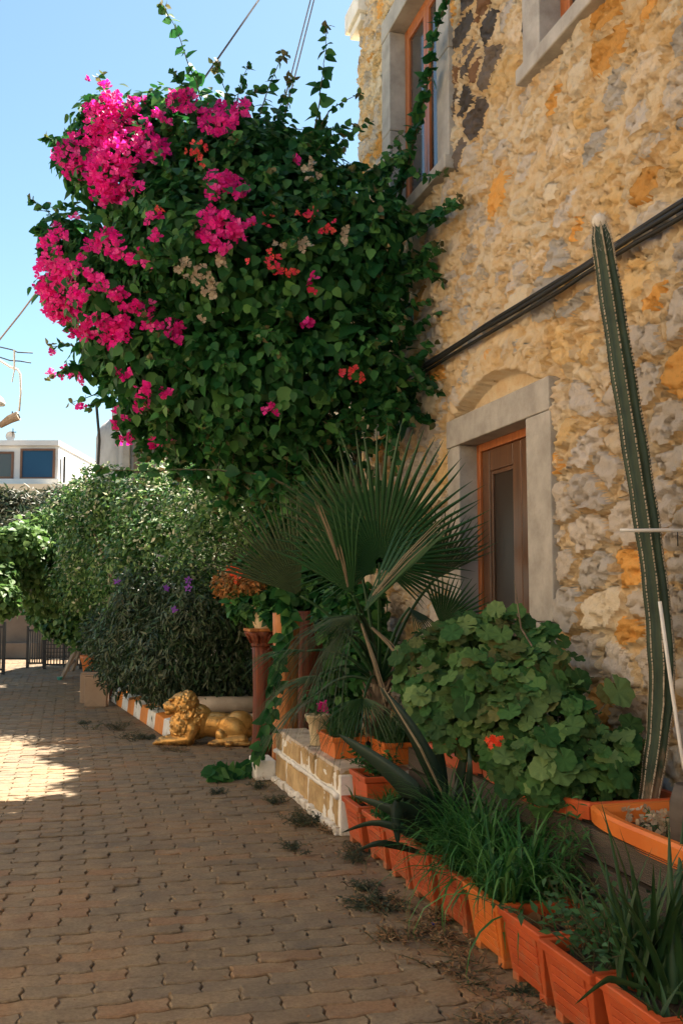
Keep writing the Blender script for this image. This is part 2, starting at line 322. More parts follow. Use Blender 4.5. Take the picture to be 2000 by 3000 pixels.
# house wall: colour comes from each stone (Col), covered with patches of the lime mortar
def wallmat(name, cover):
    m, nt, b = nodes(name)
    at = nt.nodes.new('ShaderNodeAttribute'); at.attribute_name = 'Col'
    n1 = noise(nt, 7, 8, 0.72, dist=0.4); n2 = noise(nt, 28, 7, 0.75); n3 = noise(nt, 1.6, 5, 0.6)
    mort = ramp(nt, n1, [(0.25, (0.56, 0.30, 0.10)), (0.40, (0.70, 0.46, 0.21)), (0.50, (0.80, 0.63, 0.40)), (0.62, (0.84, 0.73, 0.54)), (0.8, (0.55, 0.50, 0.44))])
    mort = mixc(nt, 0.55, mort, ramp(nt, n3, [(0.35, (0.72, 0.45, 0.18)), (0.6, (0.82, 0.68, 0.48))]))
    st = mixc(nt, 0.5, at.outputs['Color'], ramp(nt, n2, [(0.25, (0.6, 0.57, 0.54)), (0.45, (1, 1, 1)), (0.75, (1.2, 1.14, 1.05))]), 'MULTIPLY')
    if cover is None: col = mort
    else:
        nm = noise(nt, 9, 8, 0.75, dist=0.6)
        mk = ramp(nt, nm, [(cover-0.05, (0, 0, 0)), (cover+0.05, (1, 1, 1))])
        col = mixc(nt, mk, st, mort)
    col = mixc(nt, 0.8, col, ramp(nt, n2, [(0.28, (0.40, 0.33, 0.27)), (0.38, (1, 1, 1))]), 'MULTIPLY')  # random dark specks paint the shade of pits into the wall colour
    nt.links.new(col, b.inputs['Base Color']); b.inputs['Roughness'].default_value = 0.92; b.inputs['Specular IOR Level'].default_value = 0.2
    h = nt.nodes.new('ShaderNodeMath'); h.operation = 'ADD'; nt.links.new(noise(nt, 30, 9, 0.75, dist=0.5), h.inputs[0]); nt.links.new(noise(nt, 120, 4, 0.7), h.inputs[1])
    bump(nt, b, h.outputs[0], 1.0, 0.014)
    return m
M['mortar'] = wallmat('lime_mortar', None)
M['stone_up'] = wallmat('rubble_stone_smeared', 0.575)
M['stone_lo'] = wallmat('rubble_stone', 0.66)
# pavers
def pavermat():
    m, nt, b = nodes('concrete_paver')
    oi = nt.nodes.new('ShaderNodeObjectInfo'); at = nt.nodes.new('ShaderNodeAttribute'); at.attribute_name = 'tint'
    ad = nt.nodes.new('ShaderNodeMath'); ad.operation = 'ADD'; nt.links.new(at.outputs['Fac'], ad.inputs[0]); nt.links.new(oi.outputs['Random'], ad.inputs[1])
    fr = nt.nodes.new('ShaderNodeMath'); fr.operation = 'FRACT'; nt.links.new(ad.outputs[0], fr.inputs[0])
    base = ramp(nt, fr.outputs[0], [(0, (0.192, 0.144, 0.103)), (0.3, (0.256, 0.186, 0.124)), (0.55, (0.218, 0.150, 0.092)), (0.8, (0.307, 0.210, 0.124)), (0.9, (0.346, 0.174, 0.081)), (1, (0.371, 0.186, 0.092))])
    big = noise(nt, 0.55, 3, 0.6, co='Generated'); 
    g = nt.nodes.new('ShaderNodeNewGeometry')
    def wn(sc, det, r=0.7):
        n = nt.nodes.new('ShaderNodeTexNoise'); n.inputs['Scale'].default_value = sc; n.inputs['Detail'].default_value = det; n.inputs['Roughness'].default_value = r
        nt.links.new(g.outputs['Position'], n.inputs['Vector']); return n.outputs[0]
    col = mixc(nt, 0.5, base, ramp(nt, wn(0.8, 4), [(0.35, (0.173, 0.138, 0.103)), (0.5, (0.269, 0.192, 0.124)), (0.66, (0.371, 0.204, 0.097))]))
    col = mixc(nt, ramp(nt, wn(5, 6), [(0.45, (0, 0, 0)), (0.75, (0.7, 0.7, 0.7))]), col, (0.42, 0.31, 0.19))
    col = mixc(nt, 0.8, col, ramp(nt, wn(60, 5), [(0.3, (0.6, 0.58, 0.55)), (0.6, (1.05, 1.05, 1.05))]), 'MULTIPLY')
    col = mixc(nt, 1.0, col, (0.76, 0.80, 0.81), 'MULTIPLY')
    nt.links.new(col, b.inputs['Base Color']); b.inputs['Roughness'].default_value = 0.85; b.inputs['Specular IOR Level'].default_value = 0.3
    bump(nt, b, wn(90, 5), 0.5, 0.004)
    return m
M['paver'] = pavermat()

# ------------------------------------------------------------------ leaf shapes
heart = ([(0, 0, 0), (-0.34, 0.12, 0.05), (-0.46, 0.4, 0.10), (-0.28, 0.78, 0.03), (0, 1.12, -0.10), (0.34, 0.12, 0.05), (0.46, 0.4, 0.10), (0.28, 0.78, 0.03), (0, 0.5, 0.0)],
         [(0, 8, 2, 1), (8, 4, 3, 2), (0, 5, 6, 8), (8, 6, 7, 4)])
heart2 = ([(x*0.85, y, z*1.8 - 0.12*y*y) for x, y, z in heart[0]], heart[1])
narrow = ([(0, 0, 0), (-0.13, 0.35, 0.03), (-0.09, 0.75, 0.0), (0, 1.05, -0.12), (0.13, 0.35, 0.03), (0.09, 0.75, 0), (0, 0.5, -0.01)],
          [(0, 6, 2, 1), (6, 3, 2), (0, 4, 5, 6), (6, 5, 3)])
oval = ([(0, 0, 0), (-0.24, 0.35, 0.05), (0, 1, -0.06), (0.24, 0.35, 0.05), (0, 0.5, 0)], [(0, 4, 2, 1), (0, 3, 2, 4)])
def bract_t():
    v, f = [], []
    for k in range(3):
        a = 2*PI*k/3
        for (x, y, z) in [(0, 0.0, 0), (-0.5, 0.45, 0.30), (0, 0.92, 0.42), (0.5, 0.45, 0.30), (0, 0.45, 0.14)]:
            v.append((x*math.cos(a)-y*math.sin(a), x*math.sin(a)+y*math.cos(a), z))
        n = 5*k; f += [(n, n+4, n+2, n+1), (n, n+3, n+2, n+4)]
    return v, f
bractT = bract_t()
def petal_t(n=5):
    v, f = [(0, 0, 0)], []
    for k in range(n):
        a = 2*PI*k/n; b = 0.5*2*PI/n*0.85; m = len(v)
        v += [(math.cos(a-b)*0.6, math.sin(a-b)*0.6, 0.12), (math.cos(a)*1, math.sin(a)*1, 0.1), (math.cos(a+b)*0.6, math.sin(a+b)*0.6, 0.12)]
        f.append((0, m, m+1, m+2))
    return v, f
petalT = petal_t()
def round_t(seed):
    r = random.Random(seed); N = 36; v = [(0, 0, -0.04)]; f = []
    for ring, q in ((1, 0.5), (2, 1.0)):
        for k in range(N):
            a = -PI/2 + 0.13 + (2*PI-0.26)*k/(N-1)
            lobe = 1 + 0.045*math.cos(a*7+1) + 0.045*math.cos(a*15)
            rr = q*(lobe if ring == 2 else 1); z = (0.05 if ring == 1 else 0.085*math.cos(a*7)+0.05*math.sin(a*2+seed)+0.05)
            if ring == 1: z = 0.02 + 0.02*math.cos(a*7)
            v.append((rr*math.cos(a), rr*math.sin(a), z + r.uniform(-0.02, 0.02)))
    for k in range(N-1):
        f.append((0, 1+k, 2+k)); f.append((1+k, 1+N+k, 2+N+k, 2+k))
    return v, f
rounds = [round_t(i) for i in range(5)]

# ------------------------------------------------------------------ clouds of leaves on blobs
def blobs_px(L):            # (x, y, radius, depth) measured in the photo -> real spheres
    out = []
    for (x, y, r, d) in L:
        p = atD(x, y, d); out.append((np.array(p), r/FPX*d))
    return out
def cover(blobs, n, shell=(0.78, 1.06), inside=0.15):
    P, N = [], []
    ar = np.array([b[1]**2 for b in blobs]); cnt = np.maximum((n*ar/ar.sum()).astype(int), 5)
    for (c, r), k in zip(blobs, cnt):
        u = rng.normal(size=(k, 3)); u /= np.linalg.norm(u, axis=1, keepdims=True)
        lump = 1 + 0.16*np.sin(u[:, 0]*7+c[0]*5)*np.sin(u[:, 2]*6+c[2]*4+u[:, 1]*5) + 0.14*np.sin(u[:, 0]*15+c[1]*9+u[:, 1]*9)*np.sin(u[:, 2]*14+c[0]*7)
        rr = r*lump*np.where(rng.random(k) < inside, rng.uniform(0.3, shell[0], k), rng.uniform(*shell, k))
        p = c + u*rr[:, None]
        keep = np.ones(k, bool)
        for (c2, r2) in blobs:
            if c2 is c: continue
            keep &= ~((np.linalg.norm(p-c2, axis=1) < r2*0.62) & (rng.random(k) < 0.93))
        P.append(p[keep]); N.append(u[keep])
    return np.concatenate(P), np.concatenate(N)
def hang(N, droop=0.8, up=0.55, jit=0.5):
    """leaf direction and normal: tips hang outward and down, faces turned out and up"""
    k = len(N)
    nrm = N*1.0 + np.array([0, 0, up]) + rng.normal(size=(k, 3))*jit
    d = N*0.5 + np.array([0, 0, -droop]) + rng.normal(size=(k, 3))*jit*1.1
    d -= nrm*(np.sum(d*nrm, axis=1)/np.sum(nrm*nrm, axis=1))[:, None]
    return frames(d, nrm)
def front(blobs, x, y, back=0.0):
    r = np.array(ray(x, y)); e = np.array(EYEP); best = None
    for c, q in blobs:
        oc = e-c; a = r@r; b = 2*oc@r; cc = oc@oc-q*q; D = b*b-4*a*cc
        if D > 0:
            t = (-b-math.sqrt(D))/(2*a)
            if best is None or t < best: best = t
    return best

# ================================================================== SETTING
g = MB(); g.add([(-400, -60, -0.02), (400, -60, -0.02), (400, 900, -0.02), (-400, 900, -0.02)], [(0, 1, 2, 3)])
tag(g.build('ground', M['dirt']), 'sandy soil the paving is laid in', kind='structure')
PL, PW = 0.285, 0.127
def paver_tmpl():
    N = 10; out = []
    a = 0.0085
    top = [(-PL/2 + PL*i/N, PW/2) for i in range(N+1)]; bot = [(PL/2 - PL*i/N, -PW/2) for i in range(N+1)]
    g2 = 0.0032
    def wav(x, y): return (x + 0.010*math.sin(2*PI*y/PW)*1.0, y + a*math.sin(4*PI*x/PL+0.8))
    ring = []
    side = 3
    for i in range(N+1): ring.append((-PL/2+g2 + (PL-2*g2)*i/N, PW/2-g2))
    for i in range(1, side): ring.append((PL/2-g2, PW/2-g2 - (PW-2*g2)*i/side))
    for i in range(N+1): ring.append((PL/2-g2 - (PL-2*g2)*i/N, -PW/2+g2))
    for i in range(1, side): ring.append((-PL/2+g2, -PW/2+g2 + (PW-2*g2)*i/side))
    R = [wav(*q) for q in ring]; n = len(R)
    v = [(x, y, -0.03) for x, y in R] + [(x, y, -0.006) for x, y in R] + [(x*0.96, y*0.90, 0.0) for x, y in R]
    f = []
    for l in (0, n):
        f += [(l+i, l+(i+1) % n, l+n+(i+1) % n, l+n+i) for i in range(n)]
    f.append(tuple(2*n+i for i in range(n)))
    # clockwise outline -> flip
    f = [tuple(reversed(q)) for q in f]
    return v, f
pav = thing('pavement', 'shaded alley paved with interlocking wavy concrete blocks', None, (0, 0, 0)); pav['kind'] = 'structure'; 
PT = paver_tmpl(); pm = tmesh('paver', PT, M['paver']); smooth(pm, False)
Pp = []
for j in range(int(26/PW)):
    y = 1.6 + j*PW
    for i in range(-18, 12):
        x = i*PL + (PL/2 if j % 2 else 0)
        if x > 2.2 or (y > 17 and x < -1.6-0.05*y) : continue
        Pp.append((x, y))
Pp = np.array(Pp); n = len(Pp)
z = -0.004 + 0.012*(fbm(Pp[:, 0]*0.9, Pp[:, 1]*0.9)-0.5)*2 + rng.uniform(-0.004, 0.004, n)
P3 = np.column_stack([Pp, z])
tl = rng.normal(0, 0.022, (n, 2)); an = rng.normal(0, 0.012, n)
nr = np.column_stack([tl, np.ones(n)]); dd = np.column_stack([np.sin(an), np.cos(an), np.zeros(n)])
nr /= np.linalg.norm(nr, axis=1, keepdims=True); dd -= nr*np.sum(dd*nr, axis=1)[:, None]
RR = frames(dd, nr)
vis = (Pp[:, 0] > -0.35) & (Pp[:, 0] < 1.85) & (Pp[:, 1] > 3.2)
idx = np.argsort(np.where(vis, Pp[:, 1], 99)); a_, b_ = idx[:296], idx[296:]
parts('paver', [pm], P3[a_], RR[a_], np.ones(len(a_)), pav)
o = scatter('pavers', PT, P3[b_], RR[b_], np.ones(len(b_)), M['paver'], pav); smooth(o.data, False)

# ================================================================== STONE HOUSE
house = thing('stone_house', 'tall ochre rubble stone house with grey stone window surrounds', 'house', (W, 7, 0))
HOLES = [(5.48, 7.20, 0.0, 2.96), (7.09, 8.83, 4.97, 7.18), (4.07, 5.80, 4.97, 7.18)]
DY0, DY1, DZ0, DZ1, ST = 3.9, 9.8, 0.0, 7.9, 0.0148
ny, nz = int((DY1-DY0)/ST), int((DZ1-DZ0)/ST)
Y, Z = np.meshgrid(np.linspace(DY0, DY1, ny), np.linspace(DZ0, DZ1, nz), indexing='ij')
seeds = []; zz = 0.05; r2 = random.Random(11)
while zz < 8.1:
    h = r2.uniform(0.17, 0.33); yy = DY0-0.3 + r2.uniform(0, 0.3)
    while yy < DY1+0.3:
        wd = r2.uniform(0.26, 0.62) if r2.random() < 0.8 else r2.uniform(0.12, 0.2)
        seeds.append((yy+wd/2+r2.uniform(-.03, .03), zz+h/2+r2.uniform(-.05, .05)))
        if wd > 0.45 and r2.random() < 0.35: seeds.append((yy+wd*0.9, zz+h*0.95))
        yy += wd
    zz += h
arc = lambda y: 2.955 + 0.20*np.clip(1-((y-6.36)/0.74)**2, 0, 1)
seeds = [s for s in seeds if not (5.3 < s[0] < 7.4 and 2.9 < s[1] < 3.42)]
for k in range(15):
    y = 5.42+0.135*k; seeds.append((y, float(arc(np.array(y)))+0.16))
seeds = np.array(seeds); ns = len(seeds)
wy = Y + 0.07*(fbm(Y*4, Z*4)-0.5)*2 + 0.03*(fbm(Y*14+9, Z*14)-0.5)*2
wz = Z + 0.06*(fbm(Y*4+31, Z*4+7)-0.5)*2 + 0.03*(fbm(Y*14+3, Z*14+50)-0.5)*2
F1 = np.full(Y.size, 9.0); F2 = np.full(Y.size, 9.0); ID = np.zeros(Y.size, int)
wyf, wzf = wy.ravel(), wz.ravel()
for k in range(ns):
    sy, sz = seeds[k]
    m = np.where((np.abs(wyf-sy) < 0.62) & (np.abs(wzf-sz) < 0.5))[0]
    d = np.hypot((wyf[m]-sy)*0.62, wzf[m]-sz)
    c1 = d < F1[m]
    F2[m] = np.where(c1, F1[m], np.minimum(F2[m], d)); ID[m] = np.where(c1, k, ID[m]); F1[m] = np.where(c1, d, F1[m])
E = (F2-F1).reshape(Y.shape); ID = ID.reshape(Y.shape)
up = sstep(2.2, 4.2, Z + 0.6*(fbm(Y*0.8, Z*0.8)-0.5))                 # higher up the mortar smears over the stones
sr = np.random.default_rng(5)
thr_s = sr.uniform(0.008, 0.04, ns); thr_u = sr.uniform(0.01, 0.11, ns); prot = sr.uniform(0.010, 0.034, ns); ty = sr.normal(0, 0.03, ns); tz = sr.normal(-0.03, 0.05, ns)
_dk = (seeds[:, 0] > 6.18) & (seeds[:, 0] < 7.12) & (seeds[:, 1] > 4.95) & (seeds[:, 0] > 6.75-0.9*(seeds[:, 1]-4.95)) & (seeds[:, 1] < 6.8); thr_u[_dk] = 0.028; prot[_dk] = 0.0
thr = thr_s[ID]*(1-up) + thr_u[ID]*up
mask = sstep(-0.012, 0.02, E-thr)
dyc = Y-seeds[ID, 0]; dzc = Z-seeds[ID, 1]
rid = 1-np.abs(fbm(Y*5+3, Z*13+8, 5)*2-1)
H = mask*(prot[ID]*(1-0.35*up) + ty[ID]*dyc + tz[ID]*dzc)
H += (fbm(Y*6, Z*10, 5)-0.5)*(0.03+0.022*up) + (fbm(Y*24, Z*48, 3)-0.5)*0.030
H -= 0.022*sstep(0.80, 0.95, 1-np.abs(fbm(Y*7+40, Z*19+3, 4)*2-1))*sstep(0.4, 0.6, fbm(Y*2+9, Z*2))
H -= 0.042*sstep(0.915, 0.975, rid)                                        # thin crevices
crev = np.exp(-((E-thr+0.006)/0.0095)**2)*sstep(0.33, 0.46, fbm(Y*3+70, Z*5+2))
H -= 0.07*crev*(1-0.3*up)
H += 0.03*(fbm(Y*1.3+5, Z*1.3)-0.5)
arcm = (Y > 5.62) & (Y < 7.1) & (Z > 2.9) & (Z < arc(Y))
ring = (Y > 5.6) & (Y < 7.12) & (Z >= arc(Y)) & (Z < arc(Y)+0.30) & (Z > 2.93)
H = np.where(ring, H*0.6+0.042*(1-sstep(0.16, 0.30, Z-arc(Y))), H)
H = np.where(arcm, -0.085+0.004*(fbm(Y*8, Z*8)-0.5), H)
mask = np.where(arcm, 0, mask)
H = np.clip(H, -0.10, 0.075)
edge = sstep(DY1-0.10, DY1, Y)
Yd = Y - edge*0.06*(fbm(Y*0+2, Z*5)-0.2) ; X = W - H + edge*0.05
# colours
pal = np.array([(0.62, 0.54, 0.45), (0.50, 0.46, 0.41), (0.74, 0.60, 0.43), (0.78, 0.54, 0.26), (0.78, 0.40, 0.11), (0.65, 0.58, 0.51), (0.78, 0.66, 0.48), (0.54, 0.41, 0.28)])
pw = np.array([0.19, 0.13, 0.18, 0.13, 0.11, 0.12, 0.11, 0.03]); pidx = sr.choice(len(pal), ns, p=pw/pw.sum())
scol = pal[pidx]*(1+sr.normal(0, 0.09, (ns, 1)))
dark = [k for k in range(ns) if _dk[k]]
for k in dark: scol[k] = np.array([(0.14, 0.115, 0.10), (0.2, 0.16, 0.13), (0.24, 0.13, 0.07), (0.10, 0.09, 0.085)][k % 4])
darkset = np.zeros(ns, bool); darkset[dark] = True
# faces
qi, qj = np.meshgrid(np.arange(ny-1), np.arange(nz-1), indexing='ij'); qi = qi.ravel(); qj = qj.ravel()
v00 = qi*nz+qj; quad = np.column_stack([v00, v00+1, v00+nz+1, v00+nz])
yc, zc = Y.ravel()[v00]+ST/2, Z.ravel()[v00]+ST/2
ok = np.ones(len(quad), bool)
for (a, b, c, d) in HOLES: ok &= ~((yc > a) & (yc < b) & (zc > c) & (zc < d))
quad = quad[ok]; v00 = v00[ok]
isst = (mask.ravel()[v00] > 0.5); sid = np.where(isst, ID.ravel()[v00], -1)
VX = np.column_stack([X.ravel(), Yd.ravel(), Z.ravel()])
def sub(name, q, mat, parent, ids=None):
    u, inv = np.unique(q.ravel(), return_inverse=True)
    col = scol[ID.ravel()[u]] if ids is None else ids
    return npmesh(name, VX[u], inv.ravel(), np.arange(len(q))*4, np.full(len(q), 4), mat, parent, sm=True, col=col)
o = sub('mortar', quad[sid < 0], M['mortar'], house)
cnt = np.bincount(sid[sid >= 0], minlength=ns).astype(float)
px = cnt/(np.maximum(seeds[:, 0], 3.5)**2)
big = np.argsort(-px)[:296]; rest = []
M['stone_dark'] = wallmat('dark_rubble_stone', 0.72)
srt = np.argsort(sid, kind='stable'); ss = sid[srt]; lo = np.searchsorted(ss, np.arange(ns)); hi = np.searchsorted(ss, np.arange(ns), 'right')
bigset = set(int(b) for b in big)
restq = []
for k in range(ns):
    if hi[k] <= lo[k]: continue
    q = quad[srt[lo[k]:hi[k]]]
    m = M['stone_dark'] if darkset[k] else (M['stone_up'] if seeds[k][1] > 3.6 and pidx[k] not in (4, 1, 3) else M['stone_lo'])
    if k in bigset: sub('stone', q, m, house)
    else: restq.append(q)
o = sub('stones', np.concatenate(restq), M['stone_up'], house); o['kind'] = 'stuff'
core = MB(); core.box(W+0.21, W+8, -9, 9.73, 0, 11.0); core.build('wall_core', M['cream'], house)
ew = MB(); ew.box(W+0.06, W+0.209, 9.4, 9.72, 0, 7.9); ew.box(W+0.02, W+0.209, -9, 3.9, 0, 7.9); ew.box(W+0.02, W+0.209, -9, 9.72, 7.9, 11); ew.build('wall', M['mortar'], house)
cn = MB(); cn.box(W-0.09, W+0.3, 9.45, 9.96, 7.68, 7.9); cn.box(W-0.05, W+0.3, 9.5, 9.9, 7.6, 7.679); cn.build('cornice', M['whitewash'], house, bev=0.01)
def surround(y0, y1, z0, z1, oy0, oy1, oz1, sill, par):
    """stone blocks round an opening y0..y1, z0..z1"""
    b = MB(); b.box(W-0.035, W+0.2, oy0, oy1, z1, oz1); bevel(jitter(b).build('lintel', M['stoneblock'], par), 0.008)
    zs = [z0, z0+(z1-z0)*0.48, z1]
    for (a, c) in ((oy0, y0), (y1, oy1)):
        for k in range(2):
            b = MB(); b.box(W-0.03, W+0.2, a, c, zs[k]+0.002, zs[k+1]-0.003); bevel(jitter(b).build('jamb', M['stoneblock'], par), 0.008)
    if sill:
        b = MB(); b.box(W-0.075, W+0.2, oy0-0.02, oy1+0.02, z0-0.11, z0-0.001); bevel(jitter(b).build('sill', M['stoneblock'], par), 0.01)
def jitter(b, a=0.004):
    b.v = [(x+rnd.uniform(-a, a), y+rnd.uniform(-a, a), z+rnd.uniform(-a, a)*0.4) for x, y, z in b.v]; return b
def window(y0, y1, z0, z1):
    w_ = thing('window', None, None, (0, 0, 0)); w_.parent = house; w_.location = (0, (y0+y1)/2-7, z0)
    surround(y0, y1, z0, z1, y0-0.26, y1+0.25, z1+0.21, True, house)
    xf = W+0.12
    f = MB(); t = 0.075
    f.box(xf, xf+0.06, y0, y0+t, z0, z1); f.box(xf, xf+0.06, y1-t, y1, z0, z1)
    f.box(xf+0.001, xf+0.059, y0+t, y1-t, z1-t, z1); f.box(xf+0.001, xf+0.059, y0+t, y1-t, z0, z0+t)
    ym = (y0+y1)/2
    f.build('frame', M['frame'], w_, bev=0.008)
    for (a, c) in ((y0+t, ym), (ym, y1-t)):
        s = MB(); u = 0.07; x1 = xf-0.012
        s.box(x1, x1+0.05, a+0.003, a+u, z0+t, z1-t); s.box(x1, x1+0.05, c-u, c-0.003, z0+t, z1-t)
        s.box(x1+0.001, x1+0.049, a+u, c-u, z1-t-u, z1-t); s.box(x1+0.001, x1+0.049, a+u, c-u, z0+t, z0+t+u)
        so_ = s.build('sash', M['frame'], w_, bev=0.006)
        p = MB(); p.box(x1+0.022, x1+0.03, a+u, c-u, z0+t+u, z1-t-u); p.build('pane', M['glass'], so_)
window(7.36, 8.58, 5.08, 6.95)
window(4.33, 5.53, 5.08, 6.95)
dr = thing('door', None, None); dr.parent = house; dr.location = (0, -0.6, 0); 
surround(5.81, 6.96, 0.25, 2.75, 5.48, 7.20, 2.96, False, house)
b = MB(); b.box(W-0.01, W+0.2, 5.48, 7.2, 0.0, 0.249); b.build('threshold', M['stoneblock'], house, bev=0.01)
f = MB(); xf = W+0.115
f.box(xf, xf+0.07, 6.90, 6.96, 0.25, 2.75); f.box(xf, xf+0.07, 5.81, 5.87, 0.25, 2.75); f.box(xf+0.001, xf+0.069, 5.87, 6.90, 2.69, 2.75)
f.build('frame', M['frame'], dr, bev=0.006)
for (a, c) in ((5.872, 6.23), (6.234, 6.898)):
    s = MB(); x1 = xf+0.018
    s.box(x1, x1+0.045, a, a+0.13, 0.26, 2.688); s.box(x1, x1+0.045, c-0.13, c, 0.26, 2.688); s.box(x1+0.001, x1+0.044, a+0.13, c-0.13, 2.53, 2.688); s.box(x1+0.001, x1+0.044, a+0.13, c-0.13, 0.26, 0.42)
    lf = s.build('door_leaf', M['doorwood'], dr, bev=0.008)
    s = MB(); u = 0.03
    s.box(x1+0.012, x1+0.04, a+0.13, a+0.13+u, 0.42, 2.53); s.box(x1+0.012, x1+0.04, c-0.13-u, c-0.13, 0.42, 2.53); s.box(x1+0.013, x1+0.039, a+0.13+u, c-0.13-u, 2.5, 2.53)
    s.build('bead', M['doorwood'], lf, bev=0.006)
    s = MB(); s.box(x1+0.028, x1+0.036, a+0.13+u, c-0.13-u, 0.42, 2.5); s.build('pane', M['doorglass'], lf)

# unseen house added across the alley so its sunlit wall throws warm light back
op = thing('reflector_house', 'unseen cream plastered house added across the alley to bounce warm light', 'house', (-4.2, 3, 0))
M['bouncewall'] = simple('bounce_cream_plaster', (0.78, 0.66, 0.48), (0.84, 0.73, 0.55), 1.2, 0.9, 0.2, 20)  # cream made paler than the other plaster to bounce more light
b = MB(); b.box(-9, -4.2, -9, 13.5, 2.0, 6.6); b.build('wall', M['bouncewall'], op)
b = MB(); b.box(-9, -4.15, -9, 13.5, 0, 1.999); b.build('light_cutting_base', M['brownwall'], op)  # brown base added to cut the light bounced low across the alley
b = MB(); b.box(-9.2, -4.0, -9.1, 13.7, 6.601, 6.8); b.build('roof', M['cream'], op)
for y in (2, 6, 10):
    b = MB(); b.box(-4.195, -4.13, y-0.5, y+0.5, 2.6, 4.0); wf = b.build('window', M['frame'], op, bev=0.01)
    b = MB(); b.box(-4.129, -4.12, y-0.42, y+0.42, 2.68, 3.92); b.build('pane', M['glass'], wf)

nb = thing('shading_house', 'unseen plain cream house behind the bougainvillea, added to shade the alley', 'house', (3.2, 14, 0))  # added house, out of sight, sized so its shadow covers the paving
b = MB(); b.box(3.15, 9, 9.76, 13, 0, 5.2); b.build('wall', M['cream'], nb)
b = MB(); b.box(3.15, 9, 13.01, 21, 0, 3.8); b.build('wall', M['cream'], nb)
b = MB(); b.box(3.05, 9, 9.75, 13.1, 5.201, 5.32); b.build('roof', M['cream'], nb)
# ------------------------------------------------------------------ far houses
def basis(d0):            # frame parallel to the picture at depth d0
    o = EYEP + Vector((math.sin(YAW), math.cos(YAW), 0))*d0
    Fh = Vector((math.sin(YAW), math.cos(YAW), 0))
    return o, Fh
def camM(d0):
    o, Fh = basis(d0)
    return Matrix(((Rt.x, Fh.x, 0, o.x), (Rt.y, Fh.y, 0, o.y), (0, 0, 1, 0), (0, 0, 0, 1)))
def zpx(y, d): return EYE + (1750-y)/FPX*d*1.004
def xpx(x, d): return (x-1000)/FPX*d
def boxc(mb, d, x0, x1, y0, y1, dep0, dep1):    # y0 = top pixel, y1 = bottom pixel
    mb.box(xpx(x0, d), xpx(x1, d), dep0, dep1, zpx(y1, d) if y1 is not None else 0.0, zpx(y0, d), camM(d)); return mb
D = 30
wh = thing('white_house', 'white flat roofed house with two brown framed windows above the shrubs', 'house', atD(0, 1750, D)-Vector((0, 0, 1.6)))
m_ = boxc(MB(), D, -500, 165, 1306, 1404, 0, 5); m_.build('wall', M['plaster_far'], wh)
m_ = boxc(MB(), D, -510, 168, 1290, 1305.5, -0.12, 5.1); boxc(m_, D, 10, 60, 1283, 1291, 0.3, 1.0); m_.build('roof', M['plaster_far'], wh)
m_ = boxc(MB(), D, -510, 172, 1404.5, 1424, -0.15, 5.2); m_.build('floor_band', M['plaster_far'], wh)
m_ = boxc(MB(), D, -500, 192, 1424.5, None, -0.6, 6); m_.build('wall', M['cream'], wh)
for (x0, x1, y0, y1, gm) in ((54, 156, 1314, 1405, 'blueglass'), (-70, 34, 1323, 1403, 'glass')):
    fr_ = MB(); t = 6
    boxc(fr_, D, x0, x0+t, y0, y1, -0.06, 0.0); boxc(fr_, D, x1-t, x1, y0, y1, -0.06, 0.0); boxc(fr_, D, x0+t, x1-t, y0, y0+t, -0.059, 0.0); boxc(fr_, D, x0+t, x1-t, y1-t, y1, -0.059, 0.0)
    fo = fr_.build('window', M['browntrim'], wh); boxc(MB(), D, x0+t, x1-t, y0+t, y1-t, -0.02, 0.0).build('pane', M[gm], fo)
m_ = MB(); m_.tube([atD(179, 1345, D), atD(177, 1418, D)], 0.02, 5); m_.tube([atD(190, 1338, D), atD(188, 1415, D)], 0.035, 5); tag(m_.build('roof_pole', M['iron']), 'two thin dark poles standing on the terrace of the white house', 'pole')
dish = thing('satellite_dish', 'small white satellite dish on the roof of the white house', 'satellite dish', atD(35, 1290, D-0.3))
m_ = MB(); c_ = atD(33, 1278, D-0.3); vs = [c_]; 
for k in range(16):
    a = 2*PI*k/16; vs.append(c_ + Rt*(0.15*math.cos(a)) + Vector((0, 0, 0.15*math.sin(a))) - Fw*0.05)
m_.add(vs, [(0, 1+k, 1+(k+1) % 16) for k in range(16)]); m_.build('reflector', M['whitep'], dish)
m_ = MB(); m_.tube([atD(39, 1290, D-0.3), atD(39, 1255, D-0.35)], 0.015, 5); m_.tube([atD(33, 1266, D-0.3), atD(48, 1266, D-0.5)], 0.015, 5); m_.build('mast', M['iron'], dish)
# old grey-white house seen under the flowers
D = 21
oh = thing('old_house', 'old weathered grey and white house showing between the flowers and the hedge', 'house', atD(380, 1750, D)-Vector((0, 0, 1.6)))
m_ = MB(); cx = Vector(camM(D) @ Vector((xpx(300, D)+0.0, 1.0, 0)))
pr = [(0.42, 0), (0.42, zpx(1262, D)-0.0), (0.38, zpx(1240, D)), (0.30, zpx(1222, D)), (0.16, zpx(1206, D)), (0.02, zpx(1200, D))]
m_.lathe(pr, (cx.x, cx.y, 0), 24); m_.build('round_corner', M['plaster_old'], oh, sm=True)
boxc(MB(), D, 300, 700, 1165, None, 0.62, 5).build('wall', M['plaster_old'], oh)
boxc(MB(), D, 338, 360, 1165, None, 0.5, 0.619).build('pilaster', M['stoneblock'], oh, bev=0.02)
boxc(MB(), D, 372, 386, 1200, None, 0.52, 0.619).build('drainpipe', M['brownwall'], oh)
fo = boxc(MB(), D, 480, 560, 1290, 1420, 0.56, 0.619).build('window', M['browntrim'], oh); boxc(MB(), D, 487, 553, 1297, 1413, 0.54, 0.559).build('pane', M['glass'], fo)
